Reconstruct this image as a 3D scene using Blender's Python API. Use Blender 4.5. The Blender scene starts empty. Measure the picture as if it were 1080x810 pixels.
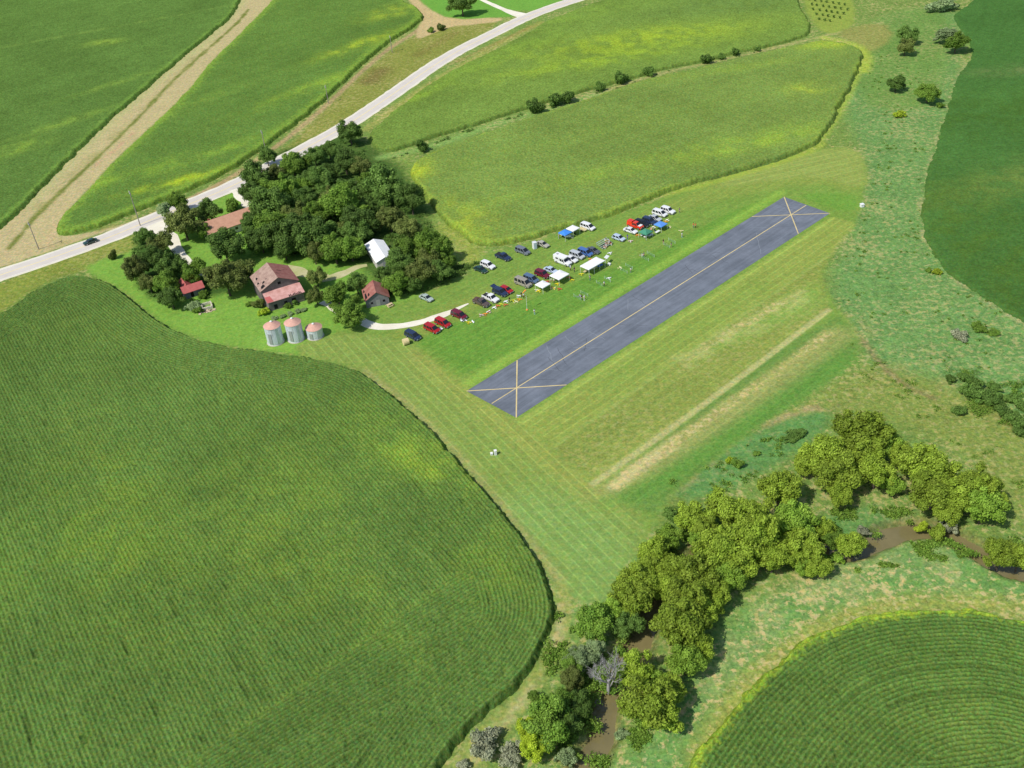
import bpy, bmesh, math, random
import numpy as np
from mathutils import Vector, Matrix

random.seed(7)
rng = np.random.default_rng(7)
R = math.radians
SC = bpy.context.scene
COL = SC.collection

# ------------------------------------------------------------------ camera
CAMH = 144.0
K = 1.125      # survey scale
F = 1050.0
PITCH, ROLL = 0.628, 0.087
cp, sp = math.cos(PITCH), math.sin(PITCH)
fw = np.array([0, cp, -sp]); rt = np.array([1.0, 0, 0]); dn = np.cross(fw, rt)
c_, s_ = math.cos(ROLL), math.sin(ROLL)
RT = c_ * rt + s_ * dn
DN = -s_ * rt + c_ * dn
CM = np.array([RT, DN, fw])
cam_d = bpy.data.cameras.new("camera")
cam = bpy.data.objects.new("camera", cam_d); COL.objects.link(cam)
m = Matrix(((RT[0], -DN[0], -fw[0], 0), (RT[1], -DN[1], -fw[1], 0), (RT[2], -DN[2], -fw[2], CAMH), (0, 0, 0, 1)))
cam.matrix_world = m
cam_d.sensor_width = 36; cam_d.lens = 36 * F / 1080.0
cam_d.clip_end = 20000; cam_d.clip_start = 1
SC.camera = cam

def G(px, py, z=0.0):
    """survey point of the photograph -> place on the ground (or at height z)"""
    d = np.array([(px - 540) / F, (py - 405) / F, 1.0]) @ CM
    t = (CAMH - z) / -d[2]
    return (d[0] * t, d[1] * t)

def ppm(px, py, z=0.0):
    x, y = G(px, py, z)
    return F / (y * cp + (CAMH - z) * sp)

# ------------------------------------------------------------------ helpers
def lin(r, g, b):
    def f(c):
        c = c / 255.0
        return c / 12.92 if c <= 0.04045 else ((c + 0.055) / 1.055) ** 2.4
    return np.array([f(r), f(g), f(b)])

def tag(o, label=None, cat=None, group=None, kind=None):
    if label: o['label'] = label
    if cat: o['category'] = cat
    if group: o['group'] = group
    if kind: o['kind'] = kind
    return o

def empty(name, loc, rz=0, scale=1.0):
    o = bpy.data.objects.new(name, None); COL.objects.link(o)
    o.location = loc; o.rotation_euler = (0, 0, rz); o.scale = (scale,) * 3
    o.empty_display_size = 0.3
    return o

def link(name, me, mats, parent=None, loc=(0, 0, 0), smooth=False):
    o = bpy.data.objects.new(name, me); COL.objects.link(o)
    if not isinstance(mats, (list, tuple)): mats = [mats]
    if len(me.materials) == 0:
        for q in mats: me.materials.append(q)
    else:
        for i, q in enumerate(mats):
            o.material_slots[i].link = 'OBJECT'; o.material_slots[i].material = q
    o.parent = parent; o.location = loc
    if smooth:
        me.polygons.foreach_set('use_smooth', np.ones(len(me.polygons), bool))
    return o

def copy_tree(o, parent=None):
    c = o.copy(); COL.objects.link(c); c.parent = parent
    for ch in [x for x in o.children]:
        copy_tree(ch, c)
    return c

def new_mesh(name, verts, faces_arr, attrs=None, smooth=False):
    """faces_arr int array (n,4) or (n,3)"""
    me = bpy.data.meshes.new(name)
    n = len(verts); k = faces_arr.shape[1]; nf = len(faces_arr)
    me.vertices.add(n); me.vertices.foreach_set('co', np.asarray(verts, np.float32).ravel())
    me.loops.add(nf * k); me.loops.foreach_set('vertex_index', faces_arr.astype(np.int32).ravel())
    me.polygons.add(nf)
    me.polygons.foreach_set('loop_start', np.arange(0, nf * k, k, dtype=np.int32))
    if smooth: me.polygons.foreach_set('use_smooth', np.ones(nf, bool))
    if attrs:
        for an, av in attrs.items():
            a = me.attributes.new(an, 'FLOAT_COLOR', 'POINT')
            if av.shape[1] == 3: av = np.concatenate([av, np.ones((len(av), 1))], 1)
            a.data.foreach_set('color', av.astype(np.float32).ravel())
    me.update(calc_edges=True)
    return me

class MB:
    def __init__(s): s.v = []; s.f = []
    def add(s, vs, fs):
        b = len(s.v); s.v += [tuple(v) for v in vs]; s.f += [tuple(b + i for i in f) for f in fs]
    def box(s, c, d, rz=0, taper=1.0):
        vs = []
        for z in (-1, 1):
            t = taper if z > 0 else 1
            for x, y in ((-1, -1), (1, -1), (1, 1), (-1, 1)):
                X, Y = x * d[0] / 2 * t, y * d[1] / 2 * t
                vs.append((c[0] + X * math.cos(rz) - Y * math.sin(rz), c[1] + X * math.sin(rz) + Y * math.cos(rz), c[2] + z * d[2] / 2))
        s.add(vs, [(3, 2, 1, 0), (4, 5, 6, 7), (0, 1, 5, 4), (1, 2, 6, 5), (2, 3, 7, 6), (3, 0, 4, 7)]); return s
    def tube(s, pts, rads, n=8, cap=True):
        rings = []
        for i, p in enumerate(pts):
            p = Vector(p)
            d = (Vector(pts[min(i + 1, len(pts) - 1)]) - Vector(pts[max(i - 1, 0)]))
            if d.length < 1e-6: d = Vector((0, 0, 1))
            d.normalize()
            a = d.orthogonal().normalized() if abs(d.z) < .95 else Vector((1, 0, 0))
            a = (a - d * a.dot(d)).normalized(); b = d.cross(a)
            r = rads[i] if isinstance(rads, (list, tuple)) else rads
            rings.append([p + (a * math.cos(2 * math.pi * k / n) + b * math.sin(2 * math.pi * k / n)) * r for k in range(n)])
        base = len(s.v)
        for ring in rings: s.v += [tuple(q) for q in ring]
        for i in range(len(rings) - 1):
            for k in range(n):
                s.f.append((base + i * n + k, base + i * n + (k + 1) % n, base + (i + 1) * n + (k + 1) % n, base + (i + 1) * n + k))
        if cap:
            s.f.append(tuple(base + k for k in reversed(range(n))))
            s.f.append(tuple(base + (len(rings) - 1) * n + k for k in range(n)))
        return s
    def quad(s, a, b, c, d): s.add([a, b, c, d], [(0, 1, 2, 3)]); return s
    def poly(s, pts): s.add(pts, [tuple(range(len(pts)))]); return s
    def slab(s, pts, t):
        """quad/poly with thickness t downwards"""
        n = len(pts)
        lo = [(p[0], p[1], p[2] - t) for p in pts]
        fs = [tuple(range(n)), tuple(reversed(range(n, 2 * n)))]
        fs += [(i, n + i, n + (i + 1) % n, (i + 1) % n) for i in range(n)]
        s.add(list(pts) + lo, fs); return s
    def mesh(s, name):
        me = bpy.data.meshes.new(name); me.from_pydata(s.v, [], s.f); me.update(); return me
    def build(s, name, mats, parent=None, loc=(0, 0, 0), smooth=False):
        return link(name, s.mesh(name), mats, parent, loc, smooth)

# ---- numpy noise
def _hash(ix, iy, seed):
    h = (ix.astype(np.int64) * 374761393 + iy.astype(np.int64) * 668265263 + seed * 1274126177) & 0xffffffff
    h = ((h ^ (h >> 13)) * 1274126177) & 0xffffffff
    h = (h ^ (h >> 16)) & 0xffff
    return h / 65535.0
def vnoise(x, y, s, seed=0):
    x = x / s; y = y / s
    ix = np.floor(x); iy = np.floor(y); fx = x - ix; fy = y - iy
    fx = fx * fx * (3 - 2 * fx); fy = fy * fy * (3 - 2 * fy)
    a = _hash(ix, iy, seed); b = _hash(ix + 1, iy, seed); c = _hash(ix, iy + 1, seed); d = _hash(ix + 1, iy + 1, seed)
    return (a * (1 - fx) + b * fx) * (1 - fy) + (c * (1 - fx) + d * fx) * fy
def fbm(x, y, s, seed=0, o=3):
    v = 0; a = 1; t = 0
    for k in range(o):
        v = v + a * vnoise(x, y, s, seed + k * 17); t += a; a *= .55; s *= .47
    return v / t
def sstep(a, b, x):
    t = np.clip((x - a) / (b - a), 0, 1); return t * t * (3 - 2 * t)

def P2(poly, z=0): return np.array([G(a, b, z) for a, b in poly])
def smoothpoly(P, closed=True, it=2):
    for _ in range(it):
        if closed:
            Q = np.roll(P, -1, 0); P = np.stack([.75 * P + .25 * Q, .25 * P + .75 * Q], 1).reshape(-1, 2)
        else:
            a, b = P[:-1], P[1:]
            Q = np.stack([.75 * a + .25 * b, .25 * a + .75 * b], 1).reshape(-1, 2)
            P = np.concatenate([P[:1], Q, P[-1:]])
    return P
def dist_poly(x, y, P, closed=True, maxd=1e9):
    """unsigned distance to polyline"""
    n = len(P); d2 = np.full(x.shape, 1e12)
    for i in range(n if closed else n - 1):
        a = P[i]; b = P[(i + 1) % n]; e = b - a; L = e @ e + 1e-12
        t = np.clip(((x - a[0]) * e[0] + (y - a[1]) * e[1]) / L, 0, 1)
        dd = (x - a[0] - t * e[0]) ** 2 + (y - a[1] - t * e[1]) ** 2
        np.minimum(d2, dd, out=d2)
    return np.sqrt(d2)
def inside(x, y, P):
    r = np.zeros(x.shape, bool); n = len(P)
    for i in range(n):
        a = P[i]; b = P[(i + 1) % n]
        if a[1] == b[1]: continue
        c = (a[1] > y) != (b[1] > y)
        r ^= c & (x < (b[0] - a[0]) * (y - a[1]) / (b[1] - a[1]) + a[0])
    return r
def sdist(x, y, P):
    """positive inside"""
    d = dist_poly(x, y, P); return np.where(inside(x, y, P), d, -d)
def sd_box(x, y, P, margin):
    out = np.full(x.shape, -1e3)
    lo = P.min(0) - margin; hi = P.max(0) + margin
    k = (x > lo[0]) & (x < hi[0]) & (y > lo[1]) & (y < hi[1])
    out[k] = sdist(x[k], y[k], P); return out
def pd_box(x, y, P, margin):
    out = np.full(x.shape, 1e3)
    lo = P.min(0) - margin; hi = P.max(0) + margin
    k = (x > lo[0]) & (x < hi[0]) & (y > lo[1]) & (y < hi[1])
    out[k] = dist_poly(x[k], y[k], P, False); return out

# ------------------------------------------------------------------ materials
class NT:
    def __init__(s, name):
        s.m = bpy.data.materials.new(name); s.m.use_nodes = True
        s.t = s.m.node_tree; s.b = s.t.nodes['Principled BSDF']
        s.b.inputs['Specular IOR Level'].default_value = 0.2
    def n(s, typ, **kw):
        q = s.t.nodes.new(typ)
        for k, v in kw.items(): setattr(q, k, v)
        return q
    def l(s, a, b): s.t.links.new(a, b)
    def math(s, op, a, b=None, c=None):
        q = s.n('ShaderNodeMath', operation=op)
        for i, v in enumerate((a, b, c)):
            if v is None: continue
            if isinstance(v, (int, float)): q.inputs[i].default_value = v
            else: s.l(v, q.inputs[i])
        return q.outputs[0]
    def noise(s, scale, detail=2, rough=.5, vec=None):
        q = s.n('ShaderNodeTexNoise'); q.inputs['Scale'].default_value = scale
        q.inputs['Detail'].default_value = detail; q.inputs['Roughness'].default_value = rough
        if vec is not None: s.l(vec, q.inputs['Vector'])
        return q.outputs['Fac']
    def pos(s): return s.n('ShaderNodeNewGeometry').outputs['Position']
    def objco(s): return s.n('ShaderNodeTexCoord').outputs['Object']
    def rng(s, v, a, b, c, d):
        q = s.n('ShaderNodeMapRange'); s.l(v, q.inputs[0])
        for i, k in enumerate((a, b, c, d)): q.inputs[i + 1].default_value = k
        return q.outputs[0]
    def mix(s, fac, a, b, typ='MIX'):
        q = s.n('ShaderNodeMix', data_type='RGBA', blend_type=typ)
        for i, v in ((0, fac), (6, a), (7, b)):
            if isinstance(v, (int, float)): q.inputs[i].default_value = v
            elif isinstance(v, (tuple, list, np.ndarray)): q.inputs[i].default_value = (*[float(t) for t in v[:3]], 1)
            else: s.l(v, q.inputs[i])
        return q.outputs[2]
    def scale(s, col, f):
        q = s.n('ShaderNodeVectorMath', operation='SCALE'); s.l(col, q.inputs[0])
        if isinstance(f, (int, float)): q.inputs['Scale'].default_value = f
        else: s.l(f, q.inputs['Scale'])
        return q.outputs[0]
    def bump(s, h, strength, dist):
        q = s.n('ShaderNodeBump'); q.inputs['Strength'].default_value = strength; q.inputs['Distance'].default_value = dist
        s.l(h, q.inputs['Height']); s.l(q.outputs[0], s.b.inputs['Normal'])
    def base(s, c, rough=.8):
        if isinstance(c, (tuple, list, np.ndarray)): s.b.inputs['Base Color'].default_value = (*[float(t) for t in c[:3]], 1)
        else: s.l(c, s.b.inputs['Base Color'])
        s.b.inputs['Roughness'].default_value = rough
        return s.m

def plain(name, c, rough=.6, metal=0.0, var=.12, sc=3.0):
    k = NT(name); v = k.noise(sc, 3, .6, k.objco())
    f = k.rng(v, .25, .75, 1 - var, 1 + var)
    rgb = k.n('ShaderNodeRGB'); rgb.outputs[0].default_value = (*[float(t) for t in c[:3]], 1)
    m = k.base(k.scale(rgb.outputs[0], f), rough); k.b.inputs['Metallic'].default_value = metal
    return m

def paint(name, c):
    k = NT(name); v = k.noise(2.0, 2, .5, k.objco())
    rgb = k.n('ShaderNodeRGB'); rgb.outputs[0].default_value = (*[float(t) for t in c[:3]], 1)
    m = k.base(k.scale(rgb.outputs[0], k.rng(v, .3, .7, .9, 1.08)), .28)
    k.b.inputs['Specular IOR Level'].default_value = .5; k.b.inputs['Coat Weight'].default_value = .4
    k.b.inputs['Coat Roughness'].default_value = .1
    return m

def ground_mat():
    k = NT('grassland'); p = k.pos()
    at = k.n('ShaderNodeAttribute', attribute_name='Col').outputs['Color']
    st = k.n('ShaderNodeAttribute', attribute_name='Str')
    sx = k.n('ShaderNodeSeparateColor'); k.l(st.outputs['Color'], sx.inputs[0])
    su, sa, ro = sx.outputs[0], sx.outputs[1], sx.outputs[2]
    tn = st.outputs['Alpha']
    n1 = k.noise(1.9, 3, .75, p); n2 = k.noise(.55, 4, .65, p); n3 = k.noise(.12, 3, .6, p)
    a = k.math('ADD', k.math('MULTIPLY', k.math('SUBTRACT', n1, .5), 1.9), k.math('MULTIPLY', k.math('SUBTRACT', n2, .5), 1.2))
    a = k.math('ADD', a, k.math('MULTIPLY', k.math('SUBTRACT', n3, .5), .5))
    f = k.math('ADD', k.math('MULTIPLY', a, k.math('ADD', k.math('MULTIPLY', ro, .75), .3)), 1.0)
    # mower passes: alternate light/dark swathes with a thin clippings line
    fr = k.math('FRACT', su)
    half = k.math('PINGPONG', su, 1.0)
    sw = k.math('SUBTRACT', k.rng(half, .42, .58, 0, 1), .5)
    wob = k.noise(.25, 2, .5, p)
    ln_ = k.rng(k.math('ABSOLUTE', k.math('SUBTRACT', fr, .5)), .0, .13, 1, 0)
    ln_ = k.math('MULTIPLY', ln_, k.rng(wob, .3, .6, .65, 1.0))
    stp = k.math('ADD', k.math('MULTIPLY', sw, .10), k.math('MULTIPLY', ln_, .46))
    f = k.math('MULTIPLY', f, k.math('ADD', 1.0, k.math('MULTIPLY', stp, sa)))
    col = k.scale(at, f)
    # dry straw among the green
    n4 = k.noise(.6, 5, .75, p); n5 = k.noise(.05, 2, .5, p)
    sm = k.math('MINIMUM', .85, k.math('MULTIPLY', k.rng(k.math('ADD', n4, k.math('MULTIPLY', k.math('SUBTRACT', n5, .5), .3)), .515, .60, 0, 1.1), tn))
    col = k.mix(sm, col, lin(196, 184, 124))
    n6 = k.noise(.9, 3, .6, p)
    gm = k.math('MULTIPLY', k.rng(n6, .52, .68, 0, 1), k.math('MULTIPLY', ro, .45))
    col = k.mix(gm, col, lin(72, 118, 52))
    hn = k.n('ShaderNodeTexNoise'); hn.inputs['Scale'].default_value = 1.1; hn.inputs['Detail'].default_value = 3; k.l(p, hn.inputs['Vector'])
    hm = k.n('ShaderNodeVectorMath', operation='MULTIPLY_ADD'); k.l(hn.outputs['Color'], hm.inputs[0]); hm.inputs[1].default_value = (.9, .35, .9); hm.inputs[2].default_value = (.60, .82, .47)
    hx = k.n('ShaderNodeVectorMath', operation='MULTIPLY'); k.l(col, hx.inputs[0]); k.l(hm.outputs[0], hx.inputs[1]); hs_ = k.n('ShaderNodeHueSaturation'); hs_.inputs['Saturation'].default_value = .95; k.l(hx.outputs[0], hs_.inputs['Color']); col = hs_.outputs[0]
    k.base(col, 1.0); k.b.inputs['Specular IOR Level'].default_value = 0
    k.bump(k.math('ADD', n1, n2), .35, .25)
    return k.m

def crop_mat(name, deep, amt=1.0):
    k = NT(name); p = k.pos()
    at = k.n('ShaderNodeAttribute', attribute_name='Col').outputs['Color']
    n1 = k.noise(2.6 if amt == 1 else 1.3, 3, .75, p); n2 = k.noise(.35, 4, .6, p)
    a = k.math('ADD', k.math('MULTIPLY', k.math('SUBTRACT', n1, .5), 1.7 * (amt if amt == 1 else amt * 1.9)), k.math('MULTIPLY', k.math('SUBTRACT', n2, .5), .55))
    col = k.scale(at, k.math('MAXIMUM', k.math('ADD', 1.0, a), .15))
    n3 = k.noise(1.7, 2, .6, p)
    col = k.mix(k.rng(n3, .58, .75, 0, .35 * amt), col, lin(*deep))
    hn = k.n('ShaderNodeTexNoise'); hn.inputs['Scale'].default_value = 2.2; hn.inputs['Detail'].default_value = 3; k.l(p, hn.inputs['Vector'])
    hm = k.n('ShaderNodeVectorMath', operation='MULTIPLY_ADD'); k.l(hn.outputs['Color'], hm.inputs[0]); hm.inputs[1].default_value = (1.5, .5, 1.5); hm.inputs[2].default_value = (.29, .76, .20)
    hx = k.n('ShaderNodeVectorMath', operation='MULTIPLY'); k.l(col, hx.inputs[0]); k.l(hm.outputs[0], hx.inputs[1]); hs_ = k.n('ShaderNodeHueSaturation'); hs_.inputs['Saturation'].default_value = .99; k.l(hx.outputs[0], hs_.inputs['Color']); col = hs_.outputs[0]
    k.base(col, 1.0); k.b.inputs['Specular IOR Level'].default_value = 0
    k.bump(n1, .6, .3)
    return k.m

def leaf_mat(name, c, c2):
    k = NT(name)
    at = k.n('ShaderNodeAttribute', attribute_name='Col').outputs['Fac']
    rnd = k.n('ShaderNodeObjectInfo').outputs['Random']
    at2 = k.n('ShaderNodeAttribute', attribute_name='Col').outputs['Color']
    sx = k.n('ShaderNodeSeparateColor'); k.l(at2, sx.inputs[0])
    col = k.mix(sx.outputs[0], c, c2)
    col = k.scale(col, k.math('MULTIPLY', k.rng(rnd, 0, 1, .74, 1.24), k.rng(sx.outputs[1], 0, 1, .55, 1.35)))
    k.base(col, .6); k.b.inputs['Specular IOR Level'].default_value = .15
    tr = k.n('ShaderNodeBsdfTranslucent'); k.l(k.scale(col, 1.1), tr.inputs[0])
    ms = k.n('ShaderNodeMixShader'); ms.inputs[0].default_value = .22
    k.l(k.b.outputs[0], ms.inputs[1]); k.l(tr.outputs[0], ms.inputs[2])
    k.l(ms.outputs[0], k.t.nodes['Material Output'].inputs[0])
    return k.m

M = {}
M['ground'] = ground_mat()
M['corn'] = crop_mat('corn_leaves', (48, 78, 36))
M['corn_far'] = crop_mat('corn_leaves_distant', (64, 96, 42), .6)
M['soy'] = crop_mat('soybean_leaves', (60, 88, 28), .4)
M['leaf_creek'] = leaf_mat('leaves_yellow_green', lin(128, 156, 48), lin(160, 182, 66))
M['leaf_dark'] = leaf_mat('leaves_dark_green', lin(88, 122, 50), lin(118, 148, 70))
M['leaf_willow'] = leaf_mat('leaves_willow_green', lin(120, 158, 52), lin(152, 182, 72))
M['leaf_mid'] = leaf_mat('leaves_mid_green', lin(100, 138, 48), lin(134, 164, 66))
M['leaf_brown'] = leaf_mat('leaves_brown_green', lin(98, 118, 52), lin(134, 144, 76))
M['leaf_pale'] = leaf_mat('leaves_pale_green', lin(128, 154, 98), lin(162, 180, 128))
M['leaf_grey'] = leaf_mat('leaves_grey_green', lin(142, 150, 116), lin(172, 174, 142))
M['leaf_lime'] = leaf_mat('leaves_lime', lin(150, 172, 44), lin(180, 200, 60))
M['bark'] = plain('bark', (.10, .08, .06), .9)
M['bark_grey'] = plain('bare_grey_wood', (.40, .38, .37), .9)
M['glass'] = plain('car_glass', (.02, .025, .03), .08); M['glass'].node_tree.nodes['Principled BSDF'].inputs['Specular IOR Level'].default_value = .6
M['tyre'] = plain('tyre_rubber', (.02, .02, .02), .8)
M['rim'] = plain('wheel_rim', (.55, .55, .56), .35, .6)
M['lamp'] = plain('headlight_lens', (.8, .8, .78), .2)
M['tail'] = plain('tail_lens', (.35, .02, .02), .3)
M['black'] = plain('black_plastic', (.03, .03, .03), .6)
M['bumper'] = plain('bumper_grey', (.35, .35, .36), .5)
M['water'] = None
def water():
    k = NT('creek_water'); n = k.noise(.18, 3, .5, k.pos())
    col = k.mix(k.rng(n, .3, .7, 0, 1), lin(112, 104, 68), lin(132, 122, 82))
    k.base(col, .06); k.b.inputs['Specular IOR Level'].default_value = .6
    k.bump(k.noise(1.2, 2, .5, k.pos()), .08, .1); return k.m
M['water'] = water()

def asphalt(name, c1, c2, streak_dir=None, amp=.15, rough=.85, cs=None):
    k = NT(name); p = k.pos()
    n1 = k.noise(.16, 6, .75, p); n2 = k.noise(6, 2, .6, p)
    col = k.mix(k.rng(n1, .3, .7, 0, 1), c1, c2)
    f = k.rng(n2, .2, .8, 1 - amp, 1 + amp)
    if streak_dir is not None:
        mp = k.n('ShaderNodeMapping'); mp.inputs['Rotation'].default_value = (0, 0, -streak_dir)
        mp.inputs['Scale'].default_value = (.03, 1, 1); mp.vector_type = 'POINT'
        vr = k.n('ShaderNodeVectorRotate'); vr.rotation_type = 'Z_AXIS'; vr.inputs['Angle'].default_value = -streak_dir
        k.l(p, vr.inputs['Vector'])
        vm = k.n('ShaderNodeVectorMath', operation='MULTIPLY'); k.l(vr.outputs[0], vm.inputs[0]); vm.inputs[1].default_value = (.07, 1, 1)
        n3 = k.noise(.9, 3, .6, vm.outputs[0])
        f = k.math('MULTIPLY', f, k.rng(n3, .25, .75, .78, 1.2))
        vm2 = k.n('ShaderNodeVectorMath', operation='MULTIPLY'); k.l(vr.outputs[0], vm2.inputs[0]); vm2.inputs[1].default_value = (.35, .06, 1)
        n4 = k.noise(.5, 2, .5, vm2.outputs[0])
        f = k.math('MULTIPLY', f, k.rng(n4, .3, .7, .92, 1.07))
    k.base(k.scale(col, f), rough); return k.m

# ------------------------------------------------------------------ world & sun
SUN_AZ = R(37)      # direction shadows fall, from +x towards +y
SUN_EL = R(51)
w = bpy.data.worlds.new("World"); SC.world = w; w.use_nodes = True
sky = w.node_tree.nodes.new('ShaderNodeTexSky'); sky.sky_type = 'NISHITA'; sky.sun_disc = False
sky.sun_elevation = SUN_EL
tosun = Vector((-math.cos(SUN_AZ) * math.cos(SUN_EL), -math.sin(SUN_AZ) * math.cos(SUN_EL), math.sin(SUN_EL)))
sky.sun_rotation = math.atan2(tosun.x, tosun.y)
bg = w.node_tree.nodes['Background']; bg.inputs[1].default_value = .125
w.node_tree.links.new(sky.outputs[0], bg.inputs[0])
sd = bpy.data.lights.new('sun', 'SUN'); sd.energy = 3.75; sd.angle = R(.5); sd.color = (1, .955, .88)
so = bpy.data.objects.new('sun', sd); COL.objects.link(so)
so.rotation_euler = tosun.to_track_quat('Z', 'Y').to_euler(); so.location = (0, 0, 200)
SC.view_settings.view_transform = 'Standard'; SC.view_settings.look = 'None'; SC.view_settings.exposure = 0

# ------------------------------------------------------------------ outlines (survey of the photograph)
F1 = [(0,331),(28,310.5),(55.5,295),(78,289),(97,290.5),(119.5,299.5),(144.5,319),(166.7,338),(194.5,352),(236,364.7),(300,371.7),(345,379),(375,387),(397,401),(439,437),(472,470),(511,515),(541.7,549),(566.7,585),(579,620),(583,640),(581,668),(566,695),(549,722),(517.6,748),(489,775),(466,805),(440,845),(380,960),(-420,960),(-420,520),(-200,430),(-60,366)]
F2 = [(720,825),(733,796),(753,769),(781,732),(812.6,701),(848,673),(886.5,656),(925,645),(981.5,640),(1023.7,640),(1080,649.5),(1150,672),(1260,730),(1330,1000),(640,1000),(690,880)]
F3 = [(254,-30),(252.5,0),(244,17.5),(220,37.5),(175,75),(140,105),(100,140),(42.5,197.5),(28,213),(0,240),(-50,285),(-160,300),(-200,100),(-150,-50)]
F4 = [(289,0),(268,20),(250,39),(225,62),(195,100),(150,142.5),(120,170),(95,197.5),(80.5,213),(66.7,227),(61.7,241),(65,249),(97,243),(147,222),(194.5,203),(239,183.5),(287.5,149.5),(325,121),(350,99),(380,70),(402.5,50),(435,30),(446,19),(442.5,7.5),(425,1),(410,-15),(360,-45),(315,-45)]
F5 = [(388,142),(403,126),(440,97),(480,71),(520,53),(560,33),(575,22),(612,8),(650,-5),(720,-40),(850,-40),(838,0),(850,20),(856,32),(850,39),(802,51.5),(780,55),(745,65),(695,74),(665,84),(625,94),(555,115),(505,131),(455,146),(435,154),(412,161),(398,158)]
F6 = [(640,97),(665,88),(697.5,79),(747.5,69),(800,55.5),(852.5,44),(875,41),(900,47.5),(910,58),(907.5,67),(895,95),(882.5,117.5),(865,150),(845,160),(795,177.5),(760,186),(712.5,199),(690,209),(656,222.5),(622,234),(598,241),(560,252),(524,259),(502,259),(492,250),(470,234),(454,213),(437,194),(432,178),(445,163),(500,143),(560,123)]
F7 = [(1040,-30),(1030,1),(1010,10),(1007,20),(1017.5,35),(1027.5,52.5),(1022.5,65),(1010,82.5),(1002.5,110),(990,150),(977.5,197.5),(974,217.5),(977.5,250),(990,272.5),(1005,290),(1035,312.5),(1080,337.5),(1150,372),(1300,400),(1300,-30)]
CREEK = [(590,850),(612,822),(628,790),(636,765),(640,738),(655,708),(672,678),(684,655),(694,630),(712,600),(745,580),(790,570),(850,574),(888,582),(912,576),(935,564),(962,556),(990,558),(1012,568),(1035,582),(1065,598),(1120,612),(1180,640)]
ROAD = [(-60,311),(0,290),(50,273.5),(94,258),(120,248.5),(152.6,234.6),(209,211.5),(238.5,199.5),(275,181),(318.7,158),(345,144),(373,127.5),(415,99),(460,67),(490,50),(520,35.5),(552,19),(592,4),(640,-10),(720,-32)]
fields_px = dict(F1=F1, F2=F2, F3=F3, F4=F4, F5=F5, F6=F6, F7=F7)

# ------------------------------------------------------------------ ground sheet
def axis(parts):
    out = []
    for a, b, s in parts:
        n = max(1, int(round((b - a) / s))); out += list(np.linspace(a, b, n, endpoint=False))
    return np.array(out + [parts[-1][1]])
gx = axis([(-4000, -900, 500), (-900, -430, 15), (-430, -186, 1.7), (-186, 186, .62), (186, 430, 1.7), (430, 900, 15), (900, 4000, 500)])
gy = axis([(-2500, 0, 250), (0, 78, 5), (78, 372, .62), (372, 720, 1.5), (720, 1100, 12), (1100, 6000, 490)])
X, Y = np.meshgrid(gx, gy); sh = X.shape
x = X.ravel(); y = Y.ravel(); N = len(x)
wob = (fbm(x, y, 5, 3) - .5) * 3.0
wob2 = (fbm(x, y, 1.8, 9, 2) - .5) * 1.2
Col = np.tile(lin(110, 140, 64), (N, 1)); su = np.zeros(N); sa = np.zeros(N); ro = np.full(N, .9); tn = np.full(N, .55)
zone = np.zeros(N, np.int8)      # 0 meadow 1 lawn 2 mown grass 3 dirt track
big = fbm(x, y, 60, 5, 3)
Col *= (0.86 + .28 * big)[:, None]

def blend(w_, col=None, s=None, amp=None, rough=None, tan=None, z=None):
    global Col, su, sa, ro, tn
    if col is not None: Col[:] = Col * (1 - w_)[:, None] + np.asarray(col)[None, :] * w_[:, None]
    k = w_ > .5
    if s is not None: su[k] = s[k]
    if amp is not None: sa[:] = sa * (1 - w_) + amp * np.clip(w_ * 2 - 1, 0, 1)
    if rough is not None: ro[:] = ro * (1 - w_) + rough * w_
    if tan is not None: tn[:] = tn * (1 - w_) + tan * w_
    if z is not None: zone[k] = z
def area(poly, col, feather=1.2, wobble=1.0, smooth=1, **kw):
    P = smoothpoly(P2(poly), True, smooth) if smooth else P2(poly)
    d = sd_box(x, y, P, 15) + (wob + wob2) * wobble * .6
    blend(sstep(-feather, feather, d) * kw.pop('k', 1.0), None if col is None else lin(*col), **kw)
def stroke(line, col, width, feather=.8, wobble=.3, k=1.0, noisy=0.0, ns=4, **kw):
    P = smoothpoly(P2(line), False, 2)
    d = pd_box(x, y, P, width + 12)
    w_ = sstep((width / 2 + feather) * K, (width / 2 - feather) * K, d + (wob + wob2) * wobble * .5) * k
    if noisy: w_ = w_ * sstep(.5 - noisy, .62, fbm(x, y, ns, 31))
    blend(w_, lin(*col), **kw)
def stripes(a, b, spacing):
    """mower coordinate across the direction a->b (survey points)"""
    A = np.array(G(*a)); B = np.array(G(*b)); e = (B - A) / np.linalg.norm(B - A); n = np.array([-e[1], e[0]])
    return ((x - A[0]) * n[0] + (y - A[1]) * n[1]) / spacing + 50.0 + (vnoise(x, y, 30, 2) - .5) * .3

RW = [(492,412.5),(544.5,440.6),(875.4,225),(827,207.7)]
s_run = stripes((492,412.5), (827,207.7), 2.3)
s_left = stripes((440,372), (640,566), 2.05)
s_far = stripes((720,205), (905,162), 3.0)

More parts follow.
